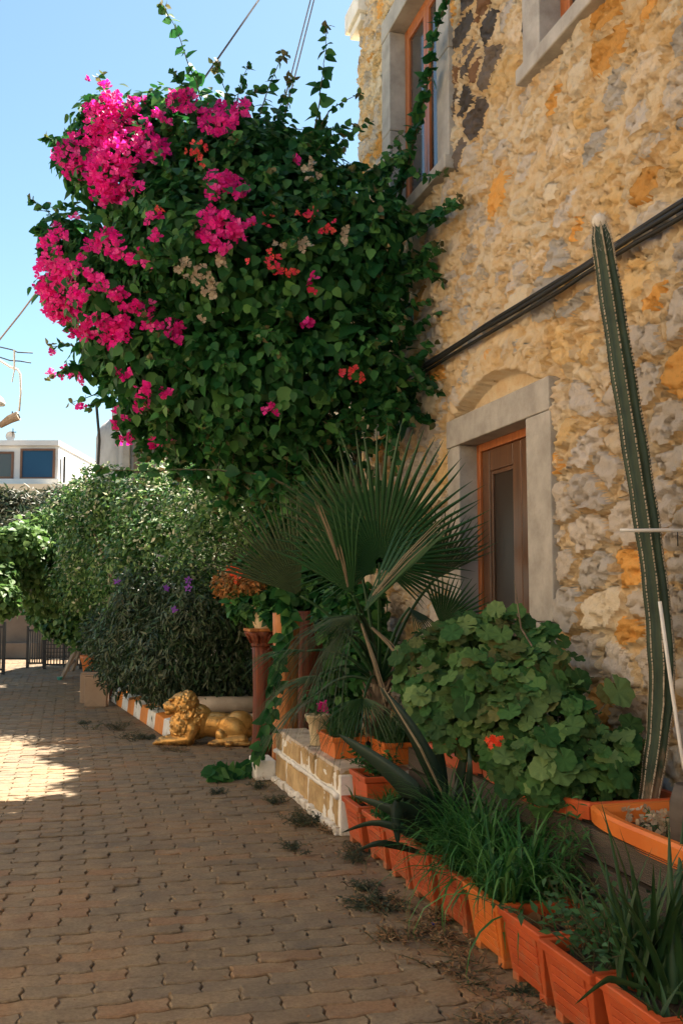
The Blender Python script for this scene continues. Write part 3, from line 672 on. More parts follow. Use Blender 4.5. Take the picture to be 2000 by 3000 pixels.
for k in range(14):
    x0 = 395+rnd.uniform(-4, 4)+(k % 2)*40; y0 = 1200+(k//2)*38
    b_ = boxc(MB(), D, x0, x0+rnd.uniform(24, 36), y0, y0+28, 0.57, 0.63); o = jitter(b_, 0.02).build('stone', M['oldbrick'], oh); bevel(o, 0.03, 3)
m_ = MB(); m_.tube([atD(283, 1185, D-0.5), atD(292, 1290, D-0.4), atD(288, 1360, D-0.4)], 0.03, 5); tag(m_.build('cable_drop', M['iron']), 'black cable hanging down the corner of the old house', 'cable')
# wall and gates at the end of the alley
D = 27
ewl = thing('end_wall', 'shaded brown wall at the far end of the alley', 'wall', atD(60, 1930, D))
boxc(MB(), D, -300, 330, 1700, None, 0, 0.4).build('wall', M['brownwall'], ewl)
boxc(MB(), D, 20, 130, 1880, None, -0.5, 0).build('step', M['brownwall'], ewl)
def gate(x0, x1, y0, D, n, label, mesh=False):
    t_ = thing('iron_gate', label, 'gate', onZ((x0+x1)/2, 1750+EYE*FPX/D, 0), 'black iron gates at the end of the alley')
    Mc = camM(D); zt = zpx(y0, D); a, b = xpx(x0, D), xpx(x1, D)
    f = MB(); f.box(a-0.03, a+0.03, -0.03, 0.03, 0, zt+0.08, Mc); f.box(b-0.03, b+0.03, -0.03, 0.03, 0, zt+0.08, Mc); f.box(a+0.03, b-0.03, -0.02, 0.02, zt-0.05, zt, Mc); f.box(a+0.03, b-0.03, -0.02, 0.02, 0.08, 0.12, Mc); f.build('frame', M['iron'], t_)
    for k in range(1, n):
        x = a+(b-a)*k/n; q = MB(); q.box(x-0.011, x+0.011, -0.011, 0.011, 0.12, zt-0.05, Mc); q.build('bar', M['iron'], t_)
    if mesh:
        for k in range(1, 8):
            z_ = 0.12+(zt-0.17)*k/8; q = MB(); q.box(a+0.03, b-0.03, -0.022, -0.012, z_-0.008, z_+0.008, Mc); q.build('cross_bar', M['iron'], t_)
gate(90, 138, 1842, 23, 7, 'open narrow gate leaf of thin black bars in the middle of the far alley')
gate(140, 245, 1846, 22.5, 12, 'black wire mesh gate panel beside the stepladder', True)
gate(-60, 20, 1832, 21, 8, 'black barred gate leaf cut by the left edge of the photo')
# green lamp shade and ladder
lampg = thing('garden_light', 'small pale green mushroom shaped garden light behind the mesh gate', 'lamp', onZ(188, 1955, 0))
p0 = lampg.location
m_ = MB(); m_.lathe([(0.17, 0), (0.15, 0.08), (0.08, 0.14), (0.02, 0.15)], (p0.x, p0.y, 0.66), 16); m_.build('lamp_shade', M['teal'], lampg, sm=True)
m_ = MB(); m_.tube([(p0.x, p0.y, 0), (p0.x, p0.y, 0.66)], 0.02, 6); m_.build('pole', M['iron'], lampg)
lad = thing('stepladder', 'old splintered wooden stepladder leaning at the hedge', 'ladder', onZ(180, 1992, 0))
def ladp(x, y, d): return atD(x, y, d)
m_ = MB(); m_.tube([ladp(181, 1990, 19.6), ladp(215, 1920, 19.7), ladp(262, 1832, 20.0)], [0.05, 0.055, 0.04], 6); m_.build('rail', M['driftwood'], lad)
m_ = MB(); m_.tube([ladp(212, 1965, 20.2), ladp(236, 1900, 20.2), ladp(264, 1833, 20.05)], [0.05, 0.05, 0.04], 6); m_.build('rail', M['driftwood'], lad)
for t_ in (0.25, 0.5, 0.75):
    m_ = MB(); a = ladp(181, 1990, 19.6).lerp(ladp(262, 1832, 20.0), t_); b2_ = ladp(212, 1965, 20.2).lerp(ladp(264, 1833, 20.05), t_); m_.tube([a, b2_], 0.035, 5); m_.build('rung', M['driftwood'], lad)
m_ = MB(); m_.tube([ladp(237, 1895, 19.9), ladp(252, 1903, 19.8), ladp(266, 1892, 19.8), ladp(272, 1945, 19.5)], 0.015, 5); m_.build('rope', M['wirep'], lad)
m_ = MB(); m_.lathe([(0.04, 0), (0.06, 0.06)], tuple(onZ(176, 1992, 0)), 10); m_.build('foot', M['teal'], lad)

# ------------------------------------------------------------------ beige boxes, kerb, ledge
for i, (x0, x1, yt, yb, lab, dd_) in enumerate(((256, 321, 1972, 2066, 'front one of the two beige slab boxes standing on the paving', 0.16), (243, 300, 1966, 2056, 'rear beige slab box half hidden behind the other one', 0.16))):
    p = onZ((x0+x1)/2, yb, 0); d = EYE*FPX/(yb-1750)
    t_ = thing('beige_box', lab, 'box', p, 'beige boxes beside the striped kerb')
    q = MB(); boxc(q, d, x0, x1, yt+6, None, 0, dd_+0.12*i); q.build('body', M['beige'], t_, bev=0.012)
    q = MB(); boxc(q, d, x0+1, x1-1, yt, yt+5.9, 0.004, dd_+0.12*i-0.004); q.build('lid', M['beige'], t_, bev=0.018)
kb = thing('striped_kerb', 'low kerb painted in orange and white blocks at the foot of the dark hedge', 'kerb', onZ(420, 2110, 0))
ka, kz = onZ(326, 2055, 0), onZ(500, 2172, 0); dirk = (kz-ka); Lk = dirk.length; dirk.normalize(); sidek = Vector((dirk.y, -dirk.x, 0))
if sidek.dot(Vector((1, 0, 0))) < 0: sidek = -sidek
nk = 9
for k in range(nk):
    a = ka+dirk*(Lk*k/nk+0.006); b_ = ka+dirk*(Lk*(k+1)/nk-0.006)
    q = MB(); vs = []
    for pnt in (a, b_):
        for (s_, z_) in ((0, 0), (0.02, 0.20), (0.2, 0.22), (0.2, 0)): vs.append(pnt+sidek*s_+Vector((0, 0, z_+rnd.uniform(-0.008, 0.008)*(z_ > 0))))
    q.add(vs, [(0, 1, 2, 3), (7, 6, 5, 4), (0, 4, 5, 1), (1, 5, 6, 2), (2, 6, 7, 3), (3, 7, 4, 0)])
    q.build('kerb_block', M['whitewash'] if k % 2 == 0 else M['orangepaint'], kb, bev=0.012)
D = 11.9
lg = thing('stone_bench', 'pale rounded stone rail and ledge behind the golden lion', 'bench', onZ(650, 2145, 0))
m_ = MB(); Mc = camM(D); zt = zpx(2036, D); 
pts = [Mc @ Vector((xpx(560, D), 0.12, zt-0.1)), Mc @ Vector((xpx(650, D), 0.12, zt-0.1)), Mc @ Vector((xpx(760, D), 0.12, zt-0.1))]
m_.tube(pts, 0.095, 14); m_.build('rail', M['ledge'], lg, sm=True)
boxc(MB(), D, 555, 765, 2085, None, 0.05, 0.4).build('ledge', M['ledge'], lg, bev=0.015)
boxc(MB(), D, 558, 765, 2060, 2085, 0.2, 0.38).build('backing', M['gap'], lg)
boxc(MB(), D, 558, 565, 2060, 2085, 0.05, 0.2).build('support', M['ledge'], lg)

# ------------------------------------------------------------------ low stone wall with white joints
lw = thing('low_stone_wall', 'knee high wall of yellow stone blocks with thick white joints', 'wall', (1.8, 7.7, 0))
m_ = MB(); m_.box(1.797, 2.35, 6.60, 8.75, 0.0, 0.40); m_.build('mortar', M['whitewash'], lw, bev=0.01)
def rockblock(x0, x1, y0, y1, z0, z1, name, mat, par):
    q = MB(); n_ = 4
    import itertools
    q.box(x0, x1, y0, y1, z0, z1); jitter(q, 0.012); o = q.build(name, mat, par)
    s = o.modifiers.new('sub', 'SUBSURF'); s.subdivision_type = 'SIMPLE'; s.levels = 2; s.render_levels = 3
    b = bevel(o, 0.015, 2)
    t = bpy.data.textures.get('rocktex') or bpy.data.textures.new('rocktex', 'CLOUDS'); t.noise_scale = 0.07
    dm = o.modifiers.new('d', 'DISPLACE'); dm.texture = t; dm.strength = 0.022; dm.texture_coords = 'GLOBAL'
    return o
y = 6.64; k = 0
for row, (z0, z1, cuts) in enumerate(((0.05, 0.245, [6.62, 6.86, 7.52, 8.3, 8.74]), (0.285, 0.43, [6.62, 6.74, 7.29, 7.49, 7.76, 8.46, 8.74]))):
    for a, b2 in zip(cuts[:-1], cuts[1:]):
        rockblock(1.79, 1.95, a+0.026, b2-0.03, z0, z1, 'stone', M['oldbrick'], lw)
for a in np.arange(6.64, 8.7, 0.35):
    rockblock(1.80, 2.06, a+0.01, min(a+0.33, 8.73), 0.405, 0.445, 'coping_stone', M['ledge'], lw)
m_ = MB(); 
for k in range(22):
    a = 6.62+k*0.0965; m_.box(1.765-rnd.uniform(0, 0.02), 1.80, a, a+0.0965, 0, 0.05+rnd.uniform(-0.01, 0.02))
m_.box(1.62, 1.80, 8.76, 9.1, 0, 0.17)
m_.build('plinth', M['whitewash'], lw, bev=0.01)
m_ = MB(); 
for (z_, cuts) in ((0.262, 0),):
    pts = [(1.786+rnd.uniform(-.004, .004), 6.63+0.1*k, z_+rnd.uniform(-.008, .008)) for k in range(22)]; m_.tube(pts, [rnd.uniform(0.013, 0.024) for _ in pts], 6)
m_.build('joint', M['whitewash'], lw, sm=True)

# ------------------------------------------------------------------ wooden columns
def logcol(name, x, ybase, d, wpx, ytop, mat, label, cap=False, seed=0, zb=0.0):
    p = atD(x, 1750, d); c = (p.x, p.y); r = wpx/FPX*d/2; zt = zpx(ytop, d)
    t_ = thing('wooden_column', label, 'column', (c[0], c[1], zb), 'carved wooden columns at the end of the low wall')
    rr = random.Random(seed); ph = rr.random()*6
    prof = [(r*(1.06-0.12*math.sin(PI*k/12*1.0)+0.02*rr.random()), zb+(zt-zb)*k/12) for k in range(13)]
    wob = lambda a, z: 1+0.045*math.sin(3*a+ph+z*1.5)+0.025*math.sin(8*a+z*3)+0.015*math.sin(15*a-z)
    m = MB(); m.lathe(prof, (c[0], c[1], 0), 36, wob=wob); m.build('shaft', mat, t_, sm=True)
    if cap:
        fl = lambda a, z: 1+0.05*math.cos(8*a)*(1 if z > 0.05 else 0.3)
        m = MB(); m.lathe([(r*1.02, 0.0), (r*1.15, 0.015), (r*1.1, 0.035), (r*1.2, 0.05), (r*1.42, 0.1), (r*1.75, 0.15), (r*1.7, 0.155)], (c[0], c[1], zt), 40, wob=fl); m.build('capital', M['log'], t_, sm=True)
        m = MB(); m.box(c[0]-r*1.6, c[0]+r*1.6, c[1]-r*1.6, c[1]+r*1.6, zt+0.156, zt+0.185); m.build('abacus', M['log2'], t_, bev=0.01)
        for k in range(8):
            a = 2*PI*k/8+0.2; m = MB(); rr_ = r*1.25
            m.tube([(c[0]+rr_*math.cos(a), c[1]+rr_*math.sin(a), zt+0.04), (c[0]+rr_*1.12*math.cos(a), c[1]+rr_*1.12*math.sin(a), zt+0.1), (c[0]+rr_*1.38*math.cos(a), c[1]+rr_*1.38*math.sin(a), zt+0.13)], [0.012, 0.022, 0.01], 6); m.build('carved_leaf', M['log'], t_, sm=True)
    return (c[0], c[1], zt)
colB = logcol('b', 773, 2200, 10.1, 64, 1893, M['log'], 'red brown log column with a carved capital carrying the potted plant', True, 1)
colA = logcol('a', 838, 2240, 9.15, 74, 1795, M['log2'], 'pale amber log column nearest the low stone wall', False, 2)
colC = logcol('c', 905, 2170, 9.6, 78, 1790, M['log'], 'dark red log column half hidden behind the amber one', False, 3)

# ------------------------------------------------------------------ planters
def trough(x0, x1, y0, y1, z0, z1, mat, label, name='flower_pot', cat='flower pot', group='orange pots standing in a row along the alley', feet=True, grooves=True, rim=0.028):
    t_ = thing(name, label, cat, ((x0+x1)/2, (y0+y1)/2, z0), group)
    tp = 0.040 if feet else 0.02; zt = z1-0.035; f_ = 0.035 if feet else 0
    def ringbox(ax, bx, ay, by, z): return [(ax, ay, z), (bx, ay, z), (bx, by, z), (ax, by, z)]
    m = MB()
    vs = ringbox(x0+tp, x1-tp, y0+tp, y1-tp, z0+f_) + ringbox(x0+0.01, x1-0.01, y0+0.01, y1-0.01, zt) + ringbox(x0+0.022, x1-0.022, y0+0.022, y1-0.022, zt) + ringbox(x0+tp+0.01, x1-tp-0.01, y0+tp+0.01, y1-tp-0.01, z0+f_+0.02)
    m.add(vs, [(3, 2, 1, 0)] + [(l+i, l+(i+1) % 4, l+4+(i+1) % 4, l+4+i) for l in (0, 4, 8) for i in range(4)] + [(12, 13, 14, 15)])
    m.build('body', mat, t_, bev=0.004)
    m = MB(); r_ = rim
    vs = ringbox(x0-0.004, x1+0.004, y0-0.002, y1+0.002, zt) + ringbox(x0-0.008, x1+0.008, y0-0.003, y1+0.003, z1) + ringbox(x0+r_, x1-r_, y0+r_, y1-r_, z1) + ringbox(x0+r_-0.004, x1-r_+0.004, y0+r_-0.004, y1-r_+0.004, zt-0.01)
    m.add(vs, [(l+i, l+(i+1) % 4, l+4+(i+1) % 4, l+4+i) for l in (0, 4, 8) for i in range(4)] + [(12+i, 12+(i+1) % 4, (i+1) % 4, i) for i in range(4)])
    m.build('rim', mat, t_, bev=0.005)
    if feet:
        for (a, b) in ((x0+tp, y0+tp), (x0+tp, y1-tp-0.06), (x1-tp-0.05, y0+tp), (x1-tp-0.05, y1-tp-0.06)):
            m = MB(); m.box(a, a+0.05, b, b+0.06, z0, z0+f_+0.002); m.build('foot', mat, t_, bev=0.004)
    if grooves:
        n_ = 6; hh = (zt-z0-f_)
        for k in range(n_):
            t0 = (k+0.07)/n_; t1 = (k+0.94)/n_
            za, zb_ = z0+f_+hh*t0*0.94+0.01, z0+f_+hh*t1*0.94+0.01
            xa = x0+tp-(tp-0.01)*t0; xb = x0+tp-(tp-0.01)*t1
            m = MB(); yy0, yy1 = y0+0.062, y1-0.062
            vs = [(xa-0.006, yy0, za), (xa-0.006, yy1, za), (xb-0.006, yy1, zb_), (xb-0.006, yy0, zb_), (xa+0.004, yy0, za), (xa+0.004, yy1, za), (xb+0.004, yy1, zb_), (xb+0.004, yy0, zb_)]
            m.add(vs, [(0, 3, 2, 1), (0, 1, 5, 4), (2, 3, 7, 6), (1, 2, 6, 5), (3, 0, 4, 7)]); m.build('slat', mat, t_, bev=0.0025)
    m = MB(); zs_ = z1-0.05; N_ = 8
    gx = [x0+0.024+(x1-x0-0.048)*i/N_ for i in range(N_+1)]; gy = [y0+0.024+(y1-y0-0.048)*j/N_ for j in range(N_+1)]
    m.add([(a, b, zs_+rnd.uniform(-0.012, 0.012)) for a in gx for b in gy], [(i*(N_+1)+j, (i+1)*(N_+1)+j, (i+1)*(N_+1)+j+1, i*(N_+1)+j+1) for i in range(N_) for j in range(N_)])
    m.build('soil', M['soil'], t_)
    return t_
PY = [2.43, 2.84, 3.24, 3.65, 4.06, 4.47, 4.88, 5.29, 5.70, 6.12]
plab = ['orange pot at the bottom corner of the photo, nearest the camera', 'orange pot holding the tall aloe', 'orange pot with trailing herbs beside the aloe',
        'orange pot with yellow dead leaves and low herbs', 'bright orange pot at the near end of the tall grass', 'orange red pot under the middle of the tall grass',
        'orange pot under the agave with grass spilling over', 'orange pot with the grey drooping agave leaf over its rim', 'narrow orange pot second from the low stone wall', 'orange pot touching the end of the low stone wall']
for k, y0 in enumerate(PY):
    trough(1.80+rnd.uniform(-.012, .012), 2.16, y0+0.006, y0+0.396, 0, 0.285+rnd.uniform(-0.006, 0.006), M['terra_b'] if k == 4 else M['terra'], plab[k])
# deck board planting wall and the long planters on it
dk = thing('deck_board_wall', 'knee high wall of dark grooved deck boards behind the orange pots', 'wall', (2.3, 4.4, 0))
m_ = MB(); m_.box(2.30, 2.34, 1.9, 6.58, 0.0, 0.6); m_.build('backing', M['gap'], dk)
for r_, z0 in enumerate((0.02, 0.165, 0.31, 0.455)):
    for (a, b) in ((1.9, 4.08), (4.085, 6.55)):
        o = MB(); N_ = 14; h_ = 0.125; vs = []
        for i in range(N_*2+1):
            z_ = z0+h_*i/(N_*2); x_ = 2.262+(0.0045 if i % 2 else 0)
            vs += [(x_, a, z_), (x_, b, z_)]
        fs = [(2*i, 2*i+2, 2*i+3, 2*i+1) for i in range(N_*2)]
        n0 = len(vs); vs += [(2.29, a, z0), (2.29, b, z0), (2.29, b, z0+h_), (2.29, a, z0+h_)]
        fs += [(n0, n0+1, n0+2, n0+3), (0, 1, n0+1, n0), (N_*4, n0+3, n0+2, N_*4+1)]
        o.add(vs, fs); o.build('board', M['deck'], dk)
def longpot(y0, y1, label, mat=None):
    t_ = thing('long_planter', label, 'planter', (2.5, (y0+y1)/2, 0.3), 'long orange planters above the deck boards')
    m = MB(); N_ = 20; x1 = 2.80; xs = []
    def outl(off, z):
        out = []
        for i in range(N_+1):
            t = i/N_; y = y0+off+(y1-y0-2*off)*t; bow = 0.06*(1-(2*t-1)**4)
            out.append((2.275-bow+off, y, z))
        return out + [(x1-off, y1-off, z), (x1-off, y0+off, z)]
    def outb(off, z): return [(2.345, y0+off+(y1-y0-2*off)*i/N_, z) for i in range(N_+1)] + [(x1-off, y1-off, z), (x1-off, y0+off, z)]
    R_ = [outb(0.03, 0.3), outb(0.012, 0.60), outl(0.0, 0.605), outl(-0.004, 0.664), outl(0.006, 0.678), outl(0.036, 0.676), outl(0.045, 0.65), outl(0.05, 0.56)]
    n_ = len(R_[0]); vs = [p for r in R_ for p in r]
    fs = [(l*n_+i, l*n_+n_+i, l*n_+n_+(i+1) % n_, l*n_+(i+1) % n_) for l in range(1, len(R_)-1) for i in range(n_)]
    fb = [(i, n_+i, n_+(i+1) % n_, (i+1) % n_) for i in range(n_)]
    m.add(vs, fs); m.build('rim', mat or M['terra_b'], t_, sm=False)
    m = MB(); m.add(vs[:2*n_], fb); m.build('body', M['terra'], t_)
    m = MB(); m.add([(2.27, y0+0.05, 0.6), (2.27, y1-0.05, 0.6), (2.75, y1-0.05, 0.6), (2.75, y0+0.05, 0.6)], [(0, 3, 2, 1)]); 
    m.build('soil', M['soil'], t_)
longpot(2.9, 4.09, 'bright orange bow fronted planter holding the tall cactus')
longpot(4.11, 5.3, 'long orange planter under the near half of the geranium', M['terra'])
longpot(5.32, 6.5, 'long orange planter under the far half of the geranium', M['terra'])
# small pots on and by the low wall
trough(1.85, 2.10, 6.98, 7.45, 0.447, 0.60, M['terra_b'], 'small orange trough standing on the low stone wall', 'window_box', 'planter', None, False, False, 0.015)
trough(2.12, 2.40, 6.62, 7.0, 0.447, 0.60, M['terra_b'], 'orange trough behind the one on the low wall, by the agave tip', 'window_box', 'planter', None, False, False, 0.015)
trough(1.86, 2.14, 6.22, 6.58, 0.27, 0.45, M['terra'], 'small orange pot stacked behind the row at the end of the low wall', 'flower_pot', 'flower pot', None, False, False, 0.02)
def lpot(p, prof, mat, label, n=22, name='flower_pot', cat='flower pot'):
    t_ = thing(name, label, cat, p); m = MB(); m.lathe(prof, tuple(p), n, cap=False); m.build('body', mat, t_, sm=True)
    r_, z_ = prof[-1]; m = MB(); m.lathe([(0.001, z_), (r_, z_)], tuple(p), n, cap=False); m.build('soil', M['soil'], t_); return t_
cp = Vector((1.92, 7.72, 0.447))
lpot(cp, [(0.06, 0), (0.065, 0.02), (0.06, 0.05), (0.072, 0.14), (0.075, 0.165), (0.088, 0.18), (0.09, 0.2), (0.105, 0.215), (0.105, 0.235), (0.088, 0.235), (0.08, 0.2)], M['creampot'], 'ribbed cream pot on the low wall with a magenta flower')
pb = Vector((colB[0], colB[1], colB[2]+0.186))
lpot(pb, [(0.09, 0), (0.11, 0.05), (0.13, 0.16), (0.15, 0.2), (0.15, 0.23), (0.13, 0.23), (0.12, 0.19)], M['creampot'], 'clay pot on top of the carved wooden column')
fp = onZ(270, 1990, 0)
lpot(fp, [(0.15, 0), (0.2, 0.3), (0.24, 0.42), (0.24, 0.47), (0.2, 0.47), (0.19, 0.42)], M['terra_b'], 'orange pot beyond the beige boxes near the stepladder')
lpot(onZ(338, 2045, 0), [(0.14, 0), (0.17, 0.2), (0.18, 0.26), (0.16, 0.26), (0.15, 0.22)], M['log'], 'dark red clay pot between the beige box and the striped kerb')

# ------------------------------------------------------------------ golden lion
def ellip(mb, c, r, rot=(0, 0, 0), n=12):
    Mx = Matrix.Rotation(rot[2], 3, 'Z') @ Matrix.Rotation(rot[1], 3, 'Y') @ Matrix.Rotation(rot[0], 3, 'X')
    vs = []; fs = []
    for i in range(n+1):
        th = PI*i/n
        for j in range(n*2):
            a = PI*j/n; v = Mx @ Vector((r[0]*math.sin(th)*math.cos(a), r[1]*math.sin(th)*math.sin(a), r[2]*math.cos(th)))
            vs.append((c[0]+v.x, c[1]+v.y, c[2]+v.z))
    k = n*2
    fs = [(i*k+j, (i+1)*k+j, (i+1)*k+(j+1) % k, i*k+(j+1) % k) for i in range(n) for j in range(k)]
    mb.add(vs, fs)
def capsule(mb, pts, rad, n=14): mb.tube(pts, rad, n); [ellip(mb, p, (r, r, r), n=8) for p, r in zip(pts, rad)]
# local frame: -x is the way the lion looks, y away from the camera, z up; 1.06 m long
Lb = MB()
ellip(Lb, (0.10, 0.02, 0.20), (0.30, 0.115, 0.135), (0, 0.05, 0)); ellip(Lb, (0.34, 0.02, 0.185), (0.17, 0.14, 0.165))     # belly, rump
ellip(Lb, (-0.10, 0.02, 0.23), (0.17, 0.13, 0.19), (0, 0.25, 0)); ellip(Lb, (-0.21, 0.02, 0.22), (0.13, 0.12, 0.2), (0, 0.1, 0))
ellip(Lb, (0.28, -0.10, 0.165), (0.16, 0.06, 0.125), (0, 0.5, 0)); capsule(Lb, [(0.40, -0.13, 0.06), (0.22, -0.15, 0.05), (0.10, -0.16, 0.035)], [0.055, 0.045, 0.035]); ellip(Lb, (0.10, -0.165, 0.03), (0.07, 0.04, 0.03))
ellip(Lb, (0.17, -0.14, 0.10), (0.06, 0.05, 0.08), (0, -0.4, 0))
capsule(Lb, [(-0.14, -0.09, 0.17), (-0.17, -0.11, 0.06), (-0.32, -0.11, 0.045), (-0.44, -0.10, 0.04)], [0.085, 0.065, 0.048, 0.042]); ellip(Lb, (-0.47, -0.10, 0.035), (0.065, 0.045, 0.033))
capsule(Lb, [(-0.2, 0.12, 0.14), (-0.25, 0.13, 0.055), (-0.42, 0.12, 0.045)], [0.08, 0.055, 0.042]); ellip(Lb, (-0.47, 0.12, 0.035), (0.065, 0.045, 0.033))
for q in (-0.125, -0.10, -0.075): ellip(Lb, (-0.525, q, 0.024), (0.022, 0.013, 0.018), n=6)
capsule(Lb, [(0.48, 0.02, 0.12), (0.53, -0.04, 0.05), (0.46, -0.16, 0.025), (0.30, -0.19, 0.022)], [0.03, 0.025, 0.02, 0.018], 8); ellip(Lb, (0.26, -0.195, 0.026), (0.05, 0.03, 0.026), n=8)
hx, hy, hz = -0.27, -0.03, 0.425
ellip(Lb, (hx, hy, hz), (0.112, 0.10, 0.118)); ellip(Lb, (hx-0.085, hy-0.02, hz-0.035), (0.08, 0.062, 0.058)); ellip(Lb, (hx-0.135, hy-0.025, hz-0.035), (0.042, 0.052, 0.048)); ellip(Lb, (hx-0.12, hy-0.022, hz-0.09), (0.045, 0.04, 0.03))
ellip(Lb, (hx-0.115, hy-0.02, hz+0.01), (0.065, 0.028, 0.026), (0, -0.3, 0)); ellip(Lb, (hx-0.168, hy-0.025, hz-0.01), (0.018, 0.032, 0.018), n=8)
for s_ in (-1, 1): ellip(Lb, (hx-0.085, hy-0.02+s_*0.052, hz+0.05), (0.038, 0.026, 0.018), (0, -0.2, 0), n=8); ellip(Lb, (hx-0.065, hy-0.01+s_*0.065, hz-0.035), (0.05, 0.034, 0.04), n=8)
for s_ in (-1, 1): ellip(Lb, (hx+0.01, hy+s_*0.095, hz+0.06), (0.028, 0.022, 0.034), n=8)
# mane: one heavy mass falling from the brow to the chest and shoulders, covered with locks
masses = [((hx+0.055, hy+0.01, hz-0.01), (0.125, 0.135, 0.14)), ((hx+0.075, hy+0.03, hz-0.14), (0.155, 0.15, 0.17)), ((hx+0.02, hy+0.0, hz-0.23), (0.13, 0.135, 0.16)), ((hx+0.17, hy+0.04, hz-0.16), (0.14, 0.12, 0.13))]
for c_, r_ in masses: ellip(Lb, c_, r_, n=14)
rl = random.Random(4)
for k in range(330):
    c_, r_ = masses[rl.randrange(4)]
    th = math.acos(rl.uniform(-0.75, 1)); ph = rl.uniform(-PI, PI); u_ = Vector((math.sin(th)*math.cos(ph), math.sin(th)*math.sin(ph), math.cos(th)))
    p_ = Vector((c_[0]+u_.x*r_[0]*0.97, c_[1]+u_.y*r_[1]*0.97, c_[2]+u_.z*r_[2]*0.97))
    if p_.x < hx-0.055 and p_.z > hz-0.13: continue
    if p_.z < 0.09: continue
    ax_ = (Vector((0.45, 0, -1))-u_*Vector((0.45, 0, -1)).dot(u_)).normalized(); q_ = ax_.to_track_quat('Z', 'Y'); L_ = rl.uniform(0.04, 0.075)
    a0 = p_-ax_*L_*0.5; sd_ = ax_.cross(u_)*rl.choice((-1, 1))*0.014
    Lb.tube([a0, a0+ax_*L_*0.35+sd_+u_*0.006, a0+ax_*L_*0.7-sd_+u_*0.004, a0+ax_*L_*1.1], [0.008, 0.0155, 0.014, 0.005], 6)
lp = onZ(605, 2180, 0)
lion = thing('lion_statue', 'golden painted lion statue lying on the paving in front of the ledge', 'statue', lp)
me = bpy.data.meshes.new('lion'); 
Ml = Matrix.Translation((0, 0, 0)) @ Matrix.Rotation(-YAW, 4, 'Z') @ Matrix.Scale(1.04, 4)
me.from_pydata([tuple(Ml @ Vector(q)) for q in Lb.v], [], Lb.f); me.update()
tmp = bpy.data.objects.new('tmp', me); C.objects.link(tmp)
rm = tmp.modifiers.new('r', 'REMESH'); rm.mode = 'VOXEL'; rm.voxel_size = 0.0062; rm.use_smooth_shade = True
sm_ = tmp.modifiers.new('s', 'SMOOTH'); sm_.factor = 0.5; sm_.iterations = 2
dg = bpy.context.evaluated_depsgraph_get(); me2 = bpy.data.meshes.new_from_object(tmp.evaluated_get(dg)); bpy.data.objects.remove(tmp)
me2.materials.clear(); smooth(me2); me2.name = 'body'
link('body', me2, lion, M['gold'])
m_ = MB(); 
for s_ in (-1, 1):
    e_ = Ml @ Vector((hx-0.097, hy-0.018+s_*0.043, hz+0.026)); ellip(m_, tuple(e_+lp), (0.012, 0.012, 0.01), n=6)
m_.build('eyes', M['browntrim'], lion, sm=True)

# ================================================================== CABLES
def cab(pts, r, mat, label, name='cable', cat='cable', group=None, n=7):
    m = MB(); m.tube(pts, r, n); return tag(m.build(name, mat, sm=True), label, cat, group)
ca, cb = onX(1215, 1092, W-0.07), onX(2060, 568, W-0.07)
for k, (dz, dx, r, mt, lb) in enumerate(((0.030, 0, 0.0150, 'black', 'upper thick black cable running along the stone wall'), (-0.012, -0.014, 0.0145, 'black', 'middle black cable of the bundle on the stone wall'), (-0.050, 0.010, 0.013, 'black', 'lowest greenish black cable of the wall bundle'))):
    pts = [ca.lerp(cb, t/14)+Vector((dx+rnd.uniform(-.004, .004), 0, dz*0.75+rnd.uniform(-.002, .002)+(-0.006*math.sin(t*0.8+k)))) for t in range(-2, 17)]
    cab(pts, r, M[mt], lb, group='black cables clipped along the stone wall')
for t in (2, 5, 8, 11):
    pass
D = 12
cab([atD(765, -10, D), atD(560, 285, D), atD(540, 330, D)], 0.012, M['wire'], 'dark overhead wire slanting down into the top of the bougainvillea', 'overhead_wire', 'wire')
cab([atD(912, -10, 9), atD(850, 230, 9), atD(800, 420, 9)], 0.006, M['wirep'], 'left strand of the pale twin wires above the bougainvillea', 'overhead_wire', 'wire', 'pale twin wires')
cab([atD(922, -10, 9), atD(862, 230, 9), atD(812, 430, 9)], 0.006, M['wirep'], 'right strand of the pale twin wires above the bougainvillea', 'overhead_wire', 'wire', 'pale twin wires')
cab([atD(-20, 1020, 10), atD(60, 920, 9.6), atD(120, 840, 9.3), atD(200, 740, 9.1)], 0.008, M['wirep'], 'pale wire rising from the left edge into the pink flowers', 'overhead_wire', 'wire')
lamp = thing('hanging_lamp', 'rusty metal lamp head hanging from a bent white arm at the left edge', 'lamp', atD(28, 1240, 12))
def T(x, y, d=12.0): return atD(x, y, d)
m_ = MB(); m_.tube([T(-20, 1040), T(0, 1056), T(30, 1075), T(52, 1083), T(60, 1095), T(62, 1150), T(57, 1205)], 0.013, 6); m_.build('arm', M['whitep'], lamp, sm=True)
m_ = MB(); m_.tube([T(55, 1218), T(30, 1228), T(0, 1248)], [0.06, 0.055, 0.035], 10); m_.build('lamp_shade', M['driftwood'], lamp, sm=False)
m_ = MB(); m_.tube([T(52, 1214), T(57, 1225)], [0.02, 0.02], 6); m_.tube([T(37, 1205), T(37, 1225)], 0.008, 5); m_.build('bracket', M['iron'], lamp)
lamp2 = thing('hanging_lamp', 'white lamp head half cut by the left edge of the photo', 'lamp', atD(0, 1175, 12))
m_ = MB(); m_.lathe([(0.09, -0.04), (0.085, 0.0), (0.06, 0.05), (0.02, 0.08)], tuple(T(-6, 1178)), 14); m_.build('lamp_shade', M['whitep'], lamp2, sm=True)
m_ = MB(); m_.tube([T(-6, 1160), T(-8, 1040)], 0.008, 5); m_.build('cord', M['iron'], lamp2)
